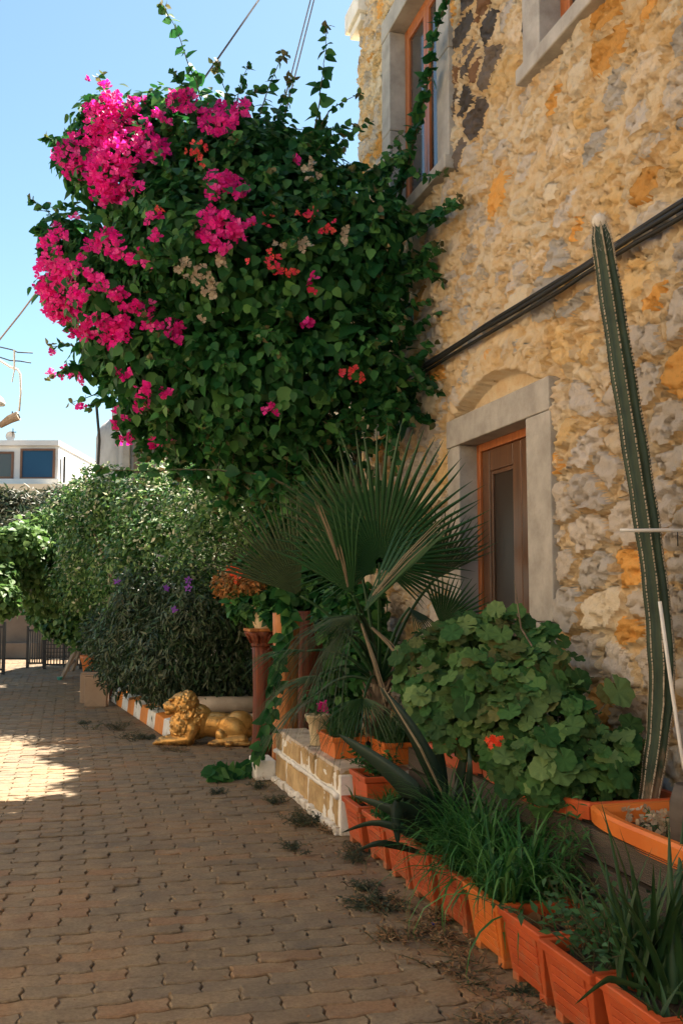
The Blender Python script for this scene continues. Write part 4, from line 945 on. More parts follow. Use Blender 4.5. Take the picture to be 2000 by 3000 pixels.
m_ = MB(); m_.tube([T(43, 1025), T(43, 1085)], 0.013, 6); m_.tube([T(43, 1085), T(36, 1120)], 0.008, 5); tag(m_.build('wire_post', M['whitep']), 'thin white upright holding the wires at the left edge', 'post')
for (a, lb) in ((((-20, 1012), (38, 1025), (52, 1032), (97, 1034)), 'upper dark wire with a free end at the left edge'), (((-20, 1040), (30, 1056), (60, 1058), (92, 1063)), 'lower dark wire with a free end at the left edge')):
    cab([T(*p) for p in a], 0.008, M['wire'], lb, 'loose_wire', 'wire', 'loose wires at the left edge')

# ================================================================== BOUGAINVILLEA
BL = blobs_px([(330, 400, 120, 9.0), (540, 430, 165, 9.0), (700, 520, 190, 8.7), (860, 590, 170, 8.6), (980, 640, 140, 8.5), (250, 480, 85, 9.1), (300, 330, 60, 9.0), (230, 430, 50, 9.0), (420, 560, 170, 8.8),
               (290, 760, 150, 8.9), (200, 850, 85, 9.0), (400, 850, 190, 8.7), (560, 720, 230, 8.4), (720, 800, 230, 8.3), (900, 820, 210, 8.3), (1060, 760, 140, 8.3), (1110, 880, 90, 8.3),
               (330, 1030, 110, 8.9), (500, 1060, 180, 8.6), (680, 1100, 190, 8.4), (860, 1090, 200, 8.3), (1030, 1030, 150, 8.2), (1120, 1080, 90, 8.2),
               (430, 1180, 90, 8.9), (520, 1230, 110, 8.9), (700, 1250, 110, 8.8), (880, 1240, 90, 8.5), (1140, 1190, 60, 8.2), (1080, 640, 90, 8.3), (190, 680, 60, 9.0), (440, 380, 110, 9.1), (640, 410, 110, 9.0), (800, 470, 110, 8.8), (920, 560, 100, 8.6),
               (620, 1370, 65, 9.4), (800, 1360, 90, 9.3), (700, 1330, 80, 9.2), (950, 1320, 70, 9.0), (540, 1310, 55, 9.3)])
bou = thing('bougainvillea', 'huge bougainvillea hanging over the alley with magenta flowers on its left side', 'bougainvillea', (2.7, 9.4, 0))
P, N = cover(BL, 17000, inside=0.2)
Pi, Ni = cover(BL, 5200, (0.45, 0.8), 0.3)
nout = len(P); P = np.concatenate([P, Pi]); N = np.concatenate([N, Ni]); big_ = np.arange(len(P)) >= nout
okk = (P[:, 0] < W-0.06) | (P[:, 1] > 9.9); P, N, big_ = P[okk], N[okk], big_[okk]
R_ = hang(N, 0.9, 0.35, 0.42); sc = rng.uniform(0.045, 0.105, len(P)); sc[big_] = rng.uniform(0.12, 0.19, big_.sum())
shootP, shootD = [], []
stems = MB(); tipP = []
def shoot(pxs, d, r=0.008, sp=0.05, size=(0.07, 0.12), wall=None, tips=3):
    pts = [onX(x, y, wall) if wall else atD(x, y, d) for x, y in pxs]
    dense = []
    for i in range(len(pts)-1):
        k = max(2, int((pts[i+1]-pts[i]).length/0.05))
        for t in range(k): dense.append(pts[i].lerp(pts[i+1], t/k) + Vector([rnd.uniform(-.006, .006) for _ in range(3)]))
    dense.append(pts[-1])
    ms = MB(); ms.tube(dense, [r*(1-0.75*i/len(dense)) for i in range(len(dense))], 5); ms.build('shoot', M['stem'], bou)
    L = 0; ln = 0
    for i in range(1, len(dense)):
        L += (dense[i]-dense[i-1]).length
        if L > sp*0.75:
            L = 0
            for q in range(rnd.choice((1, 2, 2))):
                fr_ = i/len(dense); shootP.append(dense[i]); dv = Vector((rnd.gauss(0, 1), rnd.gauss(0, 1), rnd.gauss(-0.35, 0.5)))
                if wall: dv.x = -abs(dv.x)*0.6
                shootD.append((dv, rnd.uniform(*size)*(1.1-0.5*fr_)))
    for q in range(tips): tipP.append((dense[-1]+Vector([rnd.uniform(-.03, .03) for _ in range(3)]), 0.06))
shoot([(600, 330), (575, 240), (545, 170), (520, 90), (482, 25)], 9.0, size=(0.09, 0.14), tips=12)
shoot([(690, 430), (690, 330), (660, 260), (632, 190)], 8.9, size=(0.08, 0.13), tips=12); shoot([(660, 380), (690, 280), (715, 262)], 8.9)
shoot([(740, 400), (775, 290), (800, 220), (830, 162)], 8.8, size=(0.08, 0.12), tips=12)
shoot([(800, 450), (835, 330), (853, 232)], 8.8, size=(0.08, 0.12), tips=12); shoot([(790, 420), (815, 320), (835, 280)], 8.8, tips=5)
shoot([(900, 450), (930, 340), (945, 220), (955, 130), (955, 82)], 8.6, size=(0.1, 0.15), tips=9, sp=0.06); shoot([(905, 420), (965, 325), (1000, 300), (1055, 272)], 8.6, size=(0.06, 0.09), tips=5)
shoot([(800, 430), (870, 375), (905, 390)], 8.7); shoot([(930, 520), (975, 480), (1030, 500)], 8.6, tips=6)
shoot([(340, 380), (310, 270), (290, 222)], 9.1, tips=5); shoot([(500, 350), (470, 285), (445, 272)], 9.1, tips=4); shoot([(300, 640), (220, 600), (155, 608)], 9.1, tips=4); shoot([(270, 540), (235, 530)], 9.1)
shoot([(260, 1080), (200, 1090), (150, 1105)], 8.9, size=(0.07, 0.11)); shoot([(350, 1120), (270, 1160), (210, 1180)], 8.9, size=(0.07, 0.12)); shoot([(260, 1020), (190, 1010), (148, 1015)], 9, size=(0.07, 0.11))
for xs in ((1160, 640), (1130, 600)):
    shoot([xs, (1190, 500), (1215, 400), (1240, 300), (1262, 200), (1270, 110), (1290, 50), (1320, -30)], 0, 0.012, 0.028, (0.1, 0.15), wall=W-0.14)
shoot([(1120, 640), (1140, 520), (1175, 440), (1165, 400)], 0, 0.01, 0.03, (0.09, 0.13), wall=W-0.14); shoot([(1180, 470), (1240, 520), (1295, 505)], 0, 0.006, 0.05, (0.06, 0.09), wall=W-0.12)
shoot([(1080, 560), (1130, 480), (1150, 430)], 0, 0.008, 0.03, (0.08, 0.12), wall=W-0.2)
for dy in (0, 18):
    shoot([(1150, 680+dy), (1230, 640+dy), (1290, 615+dy), (1345, 585+dy)], 0, 0.008, 0.03, (0.09, 0.13), wall=W-0.1); shoot([(1150, 780+dy), (1220, 750+dy), (1285, 712+dy)], 0, 0.008, 0.03, (0.09, 0.13), wall=W-0.1)
shoot([(1200, 1180), (1230, 1100), (1245, 1040), (1265, 1005)], 0, 0.008, 0.028, (0.09, 0.13), wall=W-0.1); shoot([(1150, 1260), (1200, 1230), (1215, 1180)], 0, 0.008, 0.03, (0.09, 0.13), wall=W-0.1); shoot([(1180, 1000), (1215, 960), (1190, 900)], 0, 0.008, 0.03, (0.09, 0.13), wall=W-0.12)
shoot([(1000, 1560), (900, 1460), (800, 1400), (700, 1380), (560, 1375), (430, 1380), (300, 1375)], 7.6, 0.012, 0.05, (0.1, 0.16)); shoot([(760, 1395), (800, 1440), (850, 1490)], 7.7, 0.006, 0.05, (0.1, 0.15))
for (x, y0, y1, dpt) in ((560, 1250, 1345, 8.8), (700, 1280, 1400, 8.7), (480, 1240, 1330, 8.9), (820, 1290, 1420, 8.6), (640, 1260, 1380, 8.8), (900, 1250, 1370, 8.4), (1000, 1200, 1320, 8.3), (750, 1330, 1450, 8.9), (680, 1300, 1430, 9.0), (850, 1330, 1480, 8.9), (930, 1300, 1450, 8.6), (600, 1300, 1410, 9.0), (800, 1380, 1500, 9.2), (950, 1200, 1300, 8.3), (1080, 1130, 1260, 8.2)):
    for q in range(3):
        x_ = x+rnd.uniform(-30, 30); shoot([(x_, y0), (x_+rnd.uniform(-15, 15), (y0+y1)/2), (x_+rnd.uniform(-20, 20), y1+rnd.uniform(-25, 15))], dpt, 0.006, 0.04, (0.07, 0.12), tips=1)
twg = MB()
for q in range(420):
    c_, r_ = BL[rnd.randrange(len(BL))]; u_ = Vector([rnd.gauss(0, 1) for _ in range(3)]); u_.y = -abs(u_.y)*0.8 if rnd.random() < 0.75 else u_.y; u_.normalize()
    p_ = Vector(c_)+u_*r_*0.92
    if any((p_-Vector(c2)).length < r2*0.8 for c2, r2 in BL if c2 is not c_) or p_.x > W-0.1: continue
    q3 = p_-EYEP; xp_ = 1000+FPX*q3.dot(Rt)/q3.dot(Fw)
    if xp_ < 470 and rnd.random() < 0.72: continue
    L_ = rnd.uniform(0.18, 0.5)*(0.6 if xp_ < 470 else 1); dv = (u_+Vector((rnd.gauss(0, .3), rnd.gauss(0, .3), rnd.gauss(0.15, .4)))).normalized(); pt = [p_]
    for k in range(9):
        dv = (dv+Vector((0, 0, -0.09))).normalized(); pt.append(pt[-1]+dv*L_/9)
    twg.tube(pt, [0.005*(1-0.08*k) for k in range(10)], 4)
    for k in range(1, 10):
        for h_ in range(rnd.choice((1, 2, 2))):
            shootP.append(pt[k]); shootD.append((Vector((rnd.gauss(0, .7)+dv.x, rnd.gauss(0, .7)+dv.y, rnd.gauss(-0.6, .5))), rnd.uniform(0.06, 0.115)*(1.15-0.05*k)))
    tipP.append((pt[-1], 0.05)); tipP.append((pt[-1]+Vector((0.02, 0, 0.01)), 0.05))
tag(twg.build('twigs', M['stem'], bou), kind='stuff')
sP = np.array([tuple(p) for p in shootP]); sD = np.array([tuple(d[0]) for d in shootD]); sS = np.array([d[1] for d in shootD])
sN = np.cross(sD, rng.normal(size=sD.shape)) + np.array([0, -0.4, 0.5]); sD2 = sD - sN*(np.sum(sD*sN, axis=1)/np.sum(sN*sN, axis=1))[:, None]
R2 = frames(sD2, sN)
foliage(bou, 'leaf', 'leaves', [heart, heart2], np.concatenate([P, sP]), np.concatenate([R_, R2]), np.concatenate([sc, sS]), M['bou_leaf'])
tP = np.array([tuple(p[0]) for p in tipP]); tN = rng.normal(size=(len(tP), 3))+np.array([0, 0, 0.6]); scatter('young_leaves', heart, tP, frames(np.cross(tN, rng.normal(size=tN.shape)), tN), np.full(len(tP), 0.055), M['bou_tip'], bou)
m_ = MB(); m_.tube([(2.7, 9.4, 0), (2.72, 9.35, 1.2), (2.68, 9.2, 2.4), (2.55, 8.8, 3.4), (2.1, 8.5, 4.4), (1.7, 8.5, 5.2)], [0.07, 0.06, 0.05, 0.045, 0.035, 0.02], 8)
for q in range(26):
    a = Vector((2.45, 8.6, 3.0+rnd.random()*1.2)); c = BL[rnd.randrange(len(BL))][0]; c = Vector(c); mid = a.lerp(c, 0.5)+Vector((0, 0, rnd.uniform(-.1, .3)))
    m_.tube([a, mid, c], [0.02, 0.014, 0.006], 5)
m_.build('trunk', M['bark'], bou, sm=True)
def flowers(name, L, mat, size, nparts):
    P_, N_, S_ = [], [], []
    for (x, y, r, k) in L:
        for q in range(int(k)):
            a = rnd.random()*2*PI; rr = r*math.sqrt(rnd.random()); xx, yy = x+rr*math.cos(a)*1.1, y+rr*math.sin(a)*0.9
            t = front(BL, xx, yy)
            if t is None: t = front(BL, x, y) or 8.9; t += rnd.uniform(-0.05, 0.15)
            p = EYEP + ray(xx, yy)*(t - rnd.uniform(-0.02, 0.18)*1.0)
            P_.append(tuple(p)); n_ = Vector((rnd.gauss(0, .6), -1+rnd.gauss(0, .5), rnd.gauss(0.3, .6))); N_.append(tuple(n_)); S_.append(rnd.uniform(*size))
    P_, N_, S_ = np.array(P_), np.array(N_), np.array(S_)
    dd = np.cross(N_, rng.normal(size=N_.shape)); R = frames(dd, N_)
    k = min(nparts, len(P_)); perm = rng.permutation(len(P_)); a, b = perm[:k], perm[k:]
    if k: parts(name, [tmesh(name, bractT, mat)], P_[a], R[a], S_[a], bou)
    if len(b): scatter(name+'s', bractT, P_[b], R[b], S_[b], mat, bou)
MG = [(257, 229, 6, 3), (308, 252, 12, 7), (328, 290, 26, 26), (295, 335, 50, 70), (400, 308, 26, 14), (350, 360, 60, 60), (420, 375, 25, 12), (535, 298, 42, 46), (480, 345, 30, 14), (640, 350, 55, 75), (700, 320, 32, 24), (610, 340, 30, 20),
      (270, 440, 75, 130), (190, 455, 34, 26), (235, 500, 45, 40), (350, 430, 70, 100), (450, 440, 46, 52), (330, 520, 62, 110), (400, 550, 18, 10), (330, 580, 35, 30), (290, 560, 30, 20),
      (640, 530, 36, 36), (690, 545, 34, 32), (625, 570, 20, 10), (620, 640, 34, 30), (665, 655, 34, 32), (700, 680, 30, 20), (605, 690, 24, 16), (640, 715, 35, 26), (730, 655, 14, 7),
      (165, 680, 30, 22), (145, 725, 28, 20), (150, 790, 42, 46), (190, 800, 38, 42), (125, 845, 20, 12), (165, 860, 46, 62), (210, 870, 40, 46), (175, 910, 42, 52), (215, 945, 36, 40), (240, 975, 30, 30), (150, 915, 20, 12),
      (290, 960, 46, 50), (340, 980, 40, 34), (360, 950, 24, 22), (330, 1010, 20, 6), (420, 905, 30, 26), (435, 945, 22, 14), (500, 965, 32, 20), (525, 985, 20, 9), (300, 690, 22, 14), (270, 720, 26, 16), (330, 700, 30, 18), (350, 740, 36, 18), (400, 755, 30, 14), (430, 770, 16, 6), (290, 830, 28, 20), (345, 865, 26, 16), (370, 900, 18, 6), (235, 765, 18, 6), (445, 635, 22, 6), (460, 690, 16, 6), (260, 800, 14, 8),
      (898, 945, 14, 8), (795, 1200, 17, 9), (418, 1145, 24, 14), (410, 1185, 22, 14), (485, 1155, 17, 14), (350, 1240, 26, 16), (365, 1280, 22, 12), (450, 1300, 18, 9), (490, 1297, 18, 9), (345, 1205, 10, 3), (200, 1090, 22, 8), (235, 1110, 14, 5), (155, 1030, 8, 3), (240, 1196, 10, 3), (150, 1095, 12, 4), (370, 1100, 14, 5), (340, 1085, 10, 3), (910, 815, 16, 4), (215, 640, 10, 2), (860, 470, 12, 4)]
flowers('flower', MG, M['bract'], (0.032, 0.05), 290)
flowers('salmon_flower', [(575, 440, 26, 9), (590, 470, 20, 4), (900, 640, 22, 8), (960, 665, 26, 9), (925, 620, 16, 4), (800, 755, 24, 8), (810, 790, 20, 7), (850, 800, 16, 5), (770, 650, 30, 5), (1020, 1085, 26, 6), (1045, 1100, 16, 3), (1000, 1100, 10, 2), (460, 620, 16, 4), (730, 770, 12, 2), (915, 850, 12, 4), (880, 625, 10, 2)], M['bract_red'], (0.026, 0.042), 90)
flowers('dry_flower', [(590, 805, 28, 12), (610, 845, 30, 12), (540, 770, 18, 6), (560, 820, 20, 6), (615, 860, 20, 6), (640, 762, 16, 4), (905, 485, 24, 8), (915, 520, 16, 4), (880, 720, 26, 8), (820, 715, 18, 4), (600, 930, 16, 4), (1010, 680, 14, 3), (1010, 710, 14, 3), (660, 770, 14, 3), (520, 800, 14, 3)], M['bract_dry'], (0.03, 0.045), 90)

# ================================================================== HEDGES, SHRUBS
def shrub(name, label, cat, blobs, n, tmpl, mat, size, droop=0.4, up=0.6, jit=0.6, nparts=0, pale=0.0, group=None, inside=0.3, trunk=True, fl=None):
    B = blobs_px(blobs); c = B[0][0]; t_ = thing(name, label, cat, (c[0], c[1], 0), group)
    P, N = cover(B, n, inside=inside); R = hang(N, droop, up, jit); sc = rng.uniform(*size, len(P))
    if pale:
        k = rng.random(len(P)) < pale*(0.4+0.8*(N[:, 2] > 0.1)); scatter('sunfleck_leaves', tmpl, P[k], R[k], sc[k]*0.85, M['jasw'], t_); P, N, R, sc = P[~k], N[~k], R[~k], sc[~k]  # pale leaves, thicker on top, put sun highlights into the hedge colour
    o = scatter('leaves', tmpl, P, R, sc, mat, t_)
    if trunk:
        m = MB()
        for q in range(7):
            b = Vector(B[rnd.randrange(len(B))][0]); a = Vector((c[0]+rnd.uniform(-.3, .3), c[1]+rnd.uniform(-.3, .3), 0)); mid = a.lerp(b, 0.5)+Vector((rnd.uniform(-.15, .15), 0, 0)); m.tube([a, mid, b], [0.035, 0.025, 0.008], 5)
        m.build('trunk', M['bark'], t_)
    if fl:
        for (x, y) in fl:
            t = front(B, x, y) or B[0][0][1]; p = EYEP+ray(x, y)*(t-0.05); nn = np.array([[rnd.gauss(0, .3), -1, 0.3]]); R1 = frames(np.cross(nn, [[0.1, 0.2, 1]]), nn)
            parts('flower', [tmesh('flower', petalT, M['purple'])], np.array([tuple(p)]), R1, [0.055], t_)
    return t_, B
shrub('jasmine_hedge', 'large loose hedge with small leaves dotted with cream and painted sun flecks filling the middle of the alley side', 'hedge',
      [(520, 1600, 200, 13.4), (680, 1500, 150, 12.4), (600, 1450, 120, 12.8), (430, 1480, 110, 13.8), (330, 1480, 90, 14.5), (300, 1590, 130, 15), (420, 1680, 150, 13.6), (640, 1650, 160, 12.4), (740, 1420, 110, 12), (330, 1420, 60, 14.5), (700, 1350, 90, 12.2), (200, 1500, 70, 15.5), (790, 1520, 110, 11.8), (260, 1700, 110, 15.5), (560, 1380, 60, 12.8), (460, 1400, 60, 13.6), (270, 1390, 35, 14.8), (225, 1440, 40, 15)],
      30000, oval, M['jas'], (0.05, 0.11), pale=0.17)
shrub('dark_shrub', 'dark narrow leaved shrub with purple flowers hanging over the striped kerb', 'shrub',
      [(520, 1920, 150, 12.3), (400, 1880, 120, 13.0), (640, 1900, 120, 12.2), (600, 1780, 130, 12.0), (450, 1780, 130, 12.8), (360, 1960, 70, 13.8), (500, 2000, 60, 12.4), (440, 1975, 60, 12.9), (700, 1800, 100, 12), (320, 1850, 80, 14.5), (690, 1980, 80, 12.2), (560, 2000, 80, 12.2), (300, 1950, 40, 15.5), (510, 2030, 40, 12.1)],
      27000, narrow, M['ole'], (0.06, 0.13), 0.85, 0.4, 0.55, trunk=False, fl=[(344, 1703), (487, 1723), (552, 1700), (552, 1723), (512, 1787)])
shrub('light_vine', 'light green leafy vine arching in from the left edge', 'vine',
      [(70, 1640, 95, 17), (150, 1580, 80, 17.5), (10, 1760, 45, 15.5), (180, 1690, 80, 17.5), (20, 1620, 70, 16.5), (120, 1740, 60, 18), (230, 1600, 60, 17), (0, 1700, 50, 16), (255, 1545, 60, 15.6), (340, 1575, 42, 14.6), (310, 1475, 36, 14.6), (220, 1640, 50, 16.5), (390, 1640, 40, 13.8), (470, 1560, 36, 13.1), (60, 1590, 60, 16.5)],
      12500, heart, M['lime'], (0.07, 0.13), 0.5, trunk=False)
shrub('dark_tree', 'dark dull leaved tree in front of the white house', 'tree',
      [(30, 1500, 60, 24), (100, 1500, 60, 24), (170, 1480, 55, 23), (220, 1460, 45, 22), (20, 1460, 30, 24), (60, 1560, 60, 23), (150, 1530, 60, 22), (250, 1450, 45, 21)], 6500, narrow, M['darktree'], (0.12, 0.24), 0.1, 0.7, 0.9, trunk=False)
shrub('leafy_bush', 'shaded mid green bush behind the stepladder', 'bush',
      [(200, 1800, 75, 20), (270, 1830, 70, 18.5), (130, 1790, 50, 21), (250, 1760, 60, 18.5), (275, 1875, 32, 18.3)], 6500, heart, M['jas'], (0.07, 0.13), 0.5, trunk=False)
shrub('back_shrub', 'dark shrub filling the shade behind the fan palm', 'shrub',
      [(880, 1560, 130, 11.2), (800, 1700, 110, 11.4), (930, 1720, 120, 10.9), (960, 1450, 120, 10.8), (980, 1900, 110, 10.7), (850, 1420, 110, 11.2), (900, 1900, 100, 11), (1000, 1600, 60, 10.6), (1050, 1960, 80, 8.4), (1010, 1800, 90, 8.8), (1075, 1780, 55, 8.3), (980, 2050, 70, 8.6), (1060, 1600, 70, 8.9), (1100, 1880, 50, 8.1)],
      15000, heart, M['bou_leaf'], (0.06, 0.11), 0.8, trunk=False)
def potplant(name, label, cat, blobs, n, tmpl, mat, size, **k): return shrub(name, label, cat, blobs, n, tmpl, mat, size, trunk=False, **k)
t_ = thing('shadow_creeper', 'unseen leafy creeper added on the roof edge to break up its shadow', 'creeper', (3.1, 11.4, 6.1))
CB = [(np.array((3.1+rnd.uniform(-.3, .1), 9.9+0.34*k, 5.3+rnd.uniform(-.1, .15))), rnd.uniform(0.12, 0.36)) for k in range(10)]  # foliage added out of sight to roughen the roof's shadow edge
P, N = cover(CB, 2600); scatter('leaves', heart, P, hang(N), rng.uniform(.08, .15, len(P)), M['bou_leaf'], t_)
st = thing('added_shade_tree', 'unseen broad leafy tree added behind the bougainvillea to shade the paving', 'tree', (3.0, 18.5, 0))
TB = [(np.array((rnd.uniform(1.9, 3.6), 15.4+0.55*k, rnd.uniform(5.2, 6.2))), rnd.uniform(0.55, 0.85)) for k in range(12)] + [(np.array((rnd.uniform(2.3, 3.4), 15.8+0.9*k, 6.0)), 0.7) for k in range(6)]  # crown added behind the bougainvillea, unseen, to shade the far paving
P, N = cover(TB, 8000); scatter('crown', heart, P, hang(N), rng.uniform(.14, .24, len(P)), M['bou_leaf'], st)
m = MB(); m.tube([(3.0, 18.5, 0), (3.05, 18.5, 2.5), (2.9, 18.4, 4.5)], [0.16, 0.13, 0.1], 8)
for c_, r_ in TB[::2]: m.tube([(2.95, 18.45, 4.0), tuple(c_)], [0.07, 0.02], 5)
m.build('trunk', M['bark'], st, sm=True)
pp, PB = potplant('rusty_plant', 'bushy plant with rust orange leaves and red flowers on the carved column', 'plant', [(700, 1730, 52, 10.3), (740, 1710, 40, 10.2), (660, 1715, 38, 10.4), (690, 1690, 30, 10.3)], 1700, oval, M['rust'], (0.035, 0.07))
scatter('red_flowers', petalT, *(lambda q: (q, frames(rng.normal(size=q.shape), np.tile([[0.0, -1, 0.4]], (len(q), 1))), np.full(len(q), 0.022)))(np.array([tuple(atD(x+rnd.uniform(-14, 14), y+rnd.uniform(-12, 12), 9.95)) for x, y in [(665, 1662), (690, 1655), (700, 1670), (685, 1685), (690, 1700)]*4])), M['redfl'], pp)
potplant('column_plant', 'green heart leaved plant drooping round the pot on the carved column', 'plant', [(740, 1780, 38, 10.15), (700, 1775, 28, 10.2), (785, 1770, 34, 10.0), (800, 1805, 20, 9.8)], 650, heart, M['bou_leaf'], (0.07, 0.12))
# vine trailing from the columns to the paving
tv = thing('trailing_vine', 'leafy vine hanging past the columns and ending on the paving', 'vine', onZ(700, 2260, 0))
m_ = MB(); pth = [atD(820, 1700, 8.9), atD(845, 1800, 8.8), atD(825, 1900, 8.75), atD(810, 1990, 8.7), atD(790, 2090, 8.65), atD(765, 2180, 8.6), onZ(735, 2262, 0.03), onZ(690, 2268, 0.04), onZ(640, 2270, 0.06), onZ(628, 2250, 0.12)]
dn = [];
for i in range(len(pth)-1):
    for t in range(8): dn.append(pth[i].lerp(pth[i+1], t/8)+Vector([rnd.uniform(-.008, .008) for _ in range(3)]))
m_.tube(dn, 0.006, 5); m_.build('stem', M['stem'], tv)
tp_, td_, tn_, ts_ = [], [], [], []
for i, p in enumerate(dn):
    for q in range(3 if i > 46 or i < 20 else 2):
        tp_.append(tuple(p+Vector([rnd.uniform(-.03, .03) for _ in range(3)]))); td_.append((rnd.gauss(0, .6), rnd.gauss(-.3, .5), rnd.gauss(-0.5, .5) if i < 46 else rnd.gauss(0.1, .3))); tn_.append((rnd.gauss(0, .5), -1, rnd.gauss(.5, .4))); ts_.append(rnd.uniform(0.07, 0.125))
tp_, td_, tn_, ts_ = map(np.array, (tp_, td_, tn_, ts_)); td_ = td_-tn_*(np.sum(td_*tn_, 1)/np.sum(tn_*tn_, 1))[:, None]
parts('leaf', [tmesh('leaf', heart, M['bou_leaf']), tmesh('leaf', heart2, M['bou_leaf'])], tp_, frames(td_, tn_), ts_, tv)

# ================================================================== FAN PALM
palm = thing('fan_palm', 'fan palm with big pleated fronds growing behind the low wall', 'palm', (2.25, 7.15, 0.2))
def frond(hub, axis, normal, R, spread=1.75, n=36, mat='palm', droop=0.18, fold=0.0, join=0.55, stem=None, seed=0):
    r = random.Random(seed); ax = Vector(axis).normalized(); nm = Vector(normal); nm = (nm-ax*nm.dot(ax)).normalized(); sd = ax.cross(nm)
    m = MB(); hub = Vector(hub)
    for i in range(n):
        a = -spread+2*spread*(i+0.5)/n; dth = 2*spread/n
        ca_, sa_ = math.cos(a), math.sin(a)
        nn = nm*math.cos(fold*a)+sd*(-math.sin(fold*a))*0
        d = (ax*ca_ + sd*sa_ + nm*(fold*abs(sa_)**1.5)).normalized(); t_ = d.cross(nm).normalized()
        Ri = R*((0.50+0.50*math.cos(a*0.75)) if spread > 2 else (0.82+0.18*math.cos(a*0.9)))*r.uniform(0.93, 1.05); dr_ = droop*r.uniform(0.6, 1.5); tw = r.uniform(-0.2, 0.2); vs = []
        st = [0.04, 0.25, 0.5, 0.68, 0.86, 1.0]
        for s_ in st:
            w_ = (s_*Ri*dth/2)*0.98 if s_ <= join else (join*Ri*dth/2)*max(0.02, (1-s_)/(1-join))**0.8*0.9
            c_ = hub + d*(s_*Ri) + Vector((0, 0, -1))*(dr_*Ri*max(0, s_-0.2)**2) + t_*(tw*Ri*max(0, s_-0.6)**2)
            ph = w_*0.6
            vs += [c_-t_*w_-nm*ph, c_+nm*ph, c_+t_*w_-nm*ph]
        m.add(vs, [f for k in range(len(st)-1) for f in ((3*k, 3*k+1, 3*k+4, 3*k+3), (3*k+1, 3*k+2, 3*k+5, 3*k+4))])
    o = m.build('frond', M[mat], palm)
    if stem:
        s = MB(); pts = [hub-d*0 for _ in ()]; a0, b0 = Vector(stem), hub; k = 10
        pts = [a0.lerp(b0, t/k)+Vector((0, 0, 0.10*math.sin(PI*t/k))) for t in range(k+1)]; s.tube(pts, [0.016-0.007*t/k for t in range(k+1)], 6); s.build('leaf_stalk', M['palm'], o, sm=True)
    return o
crown = Vector((2.25, 7.15, 0.95))
def extra_fronds():
    for k, (az, el, L_, R_, mt) in enumerate(((200, 10, 0.55, 0.5, 'palm_old'), (240, -5, 0.5, 0.5, 'palm'), (285, 5, 0.5, 0.45, 'palm_old'), (170, 25, 0.6, 0.5, 'palm'), (150, -10, 0.5, 0.5, 'palm_old'), (320, 15, 0.5, 0.4, 'palm_old'), (225, 40, 0.6, 0.5, 'palm'))):
        a, e = math.radians(az), math.radians(el); d = Vector((math.cos(a)*math.cos(e), math.sin(a)*math.cos(e), math.sin(e)))
        h = crown+d*L_; h.x = min(h.x, 2.6); frond(h, d+Vector((0, 0, -0.35)), Vector((-d.x*0.3, -d.y*0.3, 1)), R_, spread=1.1, n=22, droop=0.7, join=0.25, stem=crown, seed=30+k, mat=mt)
def fr_px(hx_, hy_, d, tx, ty_, dt, R, **k):
    h = atD(hx_, hy_, d); t = atD(tx, ty_, dt); ax = t-h; nm = k.pop('normal', None) or (EYEP-h).normalized(); return frond(h, ax, nm, R, stem=crown, **k)
fr_px(1110, 1650, 6.9, 1118, 1260, 6.95, 1.02, spread=2.35, n=58, droop=0.06, join=0.5, seed=1)
fr_px(1035, 1745, 6.75, 905, 1480, 6.7, 0.72, spread=0.55, n=15, droop=0.1, seed=2, fold=0.2, normal=Vector((-0.5, -0.8, 0.3)))
fr_px(880, 1745, 7.4, 700, 1480, 7.2, 0.84, spread=0.62, n=22, droop=0.1, seed=3, mat='palm_old')
fr_px(1060, 1800, 6.55, 1300, 1545, 6.6, 0.78, spread=0.42, n=14, droop=0.04, seed=4, fold=0.9, join=0.6, normal=Vector((-0.75, -0.25, 0.65)))
fr_px(1050, 1800, 6.55, 880, 1880, 6.2, 0.80, spread=0.62, n=18, droop=1.0, join=0.16, seed=5, mat='palm_old', normal=Vector((0.0, -0.25, 1.0)))
fr_px(1030, 1800, 6.6, 900, 1830, 6.9, 0.74, spread=0.6, n=16, droop=1.1, join=0.16, seed=15, mat='palm_old', normal=Vector((0.0, 0.1, 1.0)))
fr_px(1270, 1700, 7.2, 1350, 1430, 7.1, 0.58, spread=0.8, n=22, droop=0.08, seed=6, mat='palm_old')
fr_px(1290, 1830, 7.1, 1370, 1690, 7.0, 0.42, spread=0.9, n=18, droop=0.08, seed=7)
fr_px(1200, 1780, 7.2, 1290, 1860, 7.0, 0.6, spread=0.7, n=18, droop=0.9, join=0.2, seed=8, mat='palm_old', normal=Vector((0.2, -0.3, 0.9)))
fr_px(1040, 1600, 7.5, 930, 1350, 7.4, 0.7, spread=0.7, n=18, droop=0.1, seed=9, mat='palm_old')
fr_px(1000, 1850, 6.9, 950, 1960, 6.7, 0.62, spread=0.6, n=16, droop=0.8, join=0.18, seed=10, mat='palm_old', normal=Vector((-0.6, -0.2, 0.8)))
fr_px(1010, 1700, 7.3, 880, 1420, 7.2, 0.72, spread=0.18, n=8, droop=0.25, seed=11, mat='palm_dry')
extra_fronds()
for (a, b, w_) in (((990, 1640), (935, 1480), 1), ((1020, 1720), (1000, 1610), 1), ((1080, 1760), (1300, 1530), 1), ((1060, 1830), (1140, 2060), 1), ((1090, 1840), (1200, 1960), 1)):
    m_ = MB(); A, B_ = atD(*a, 6.6), atD(*b, 6.5)
    for q in range(4):
        off = Vector([rnd.uniform(-.025, .025) for _ in range(3)]); m_.tube([A+off*0.3, A.lerp(B_, 0.5)+off+Vector((0, 0, 0.02)), B_+off*1.5], [0.005, 0.005, 0.002], 4)
    m_.build('dry_fibre', M['palm_dry'], palm)
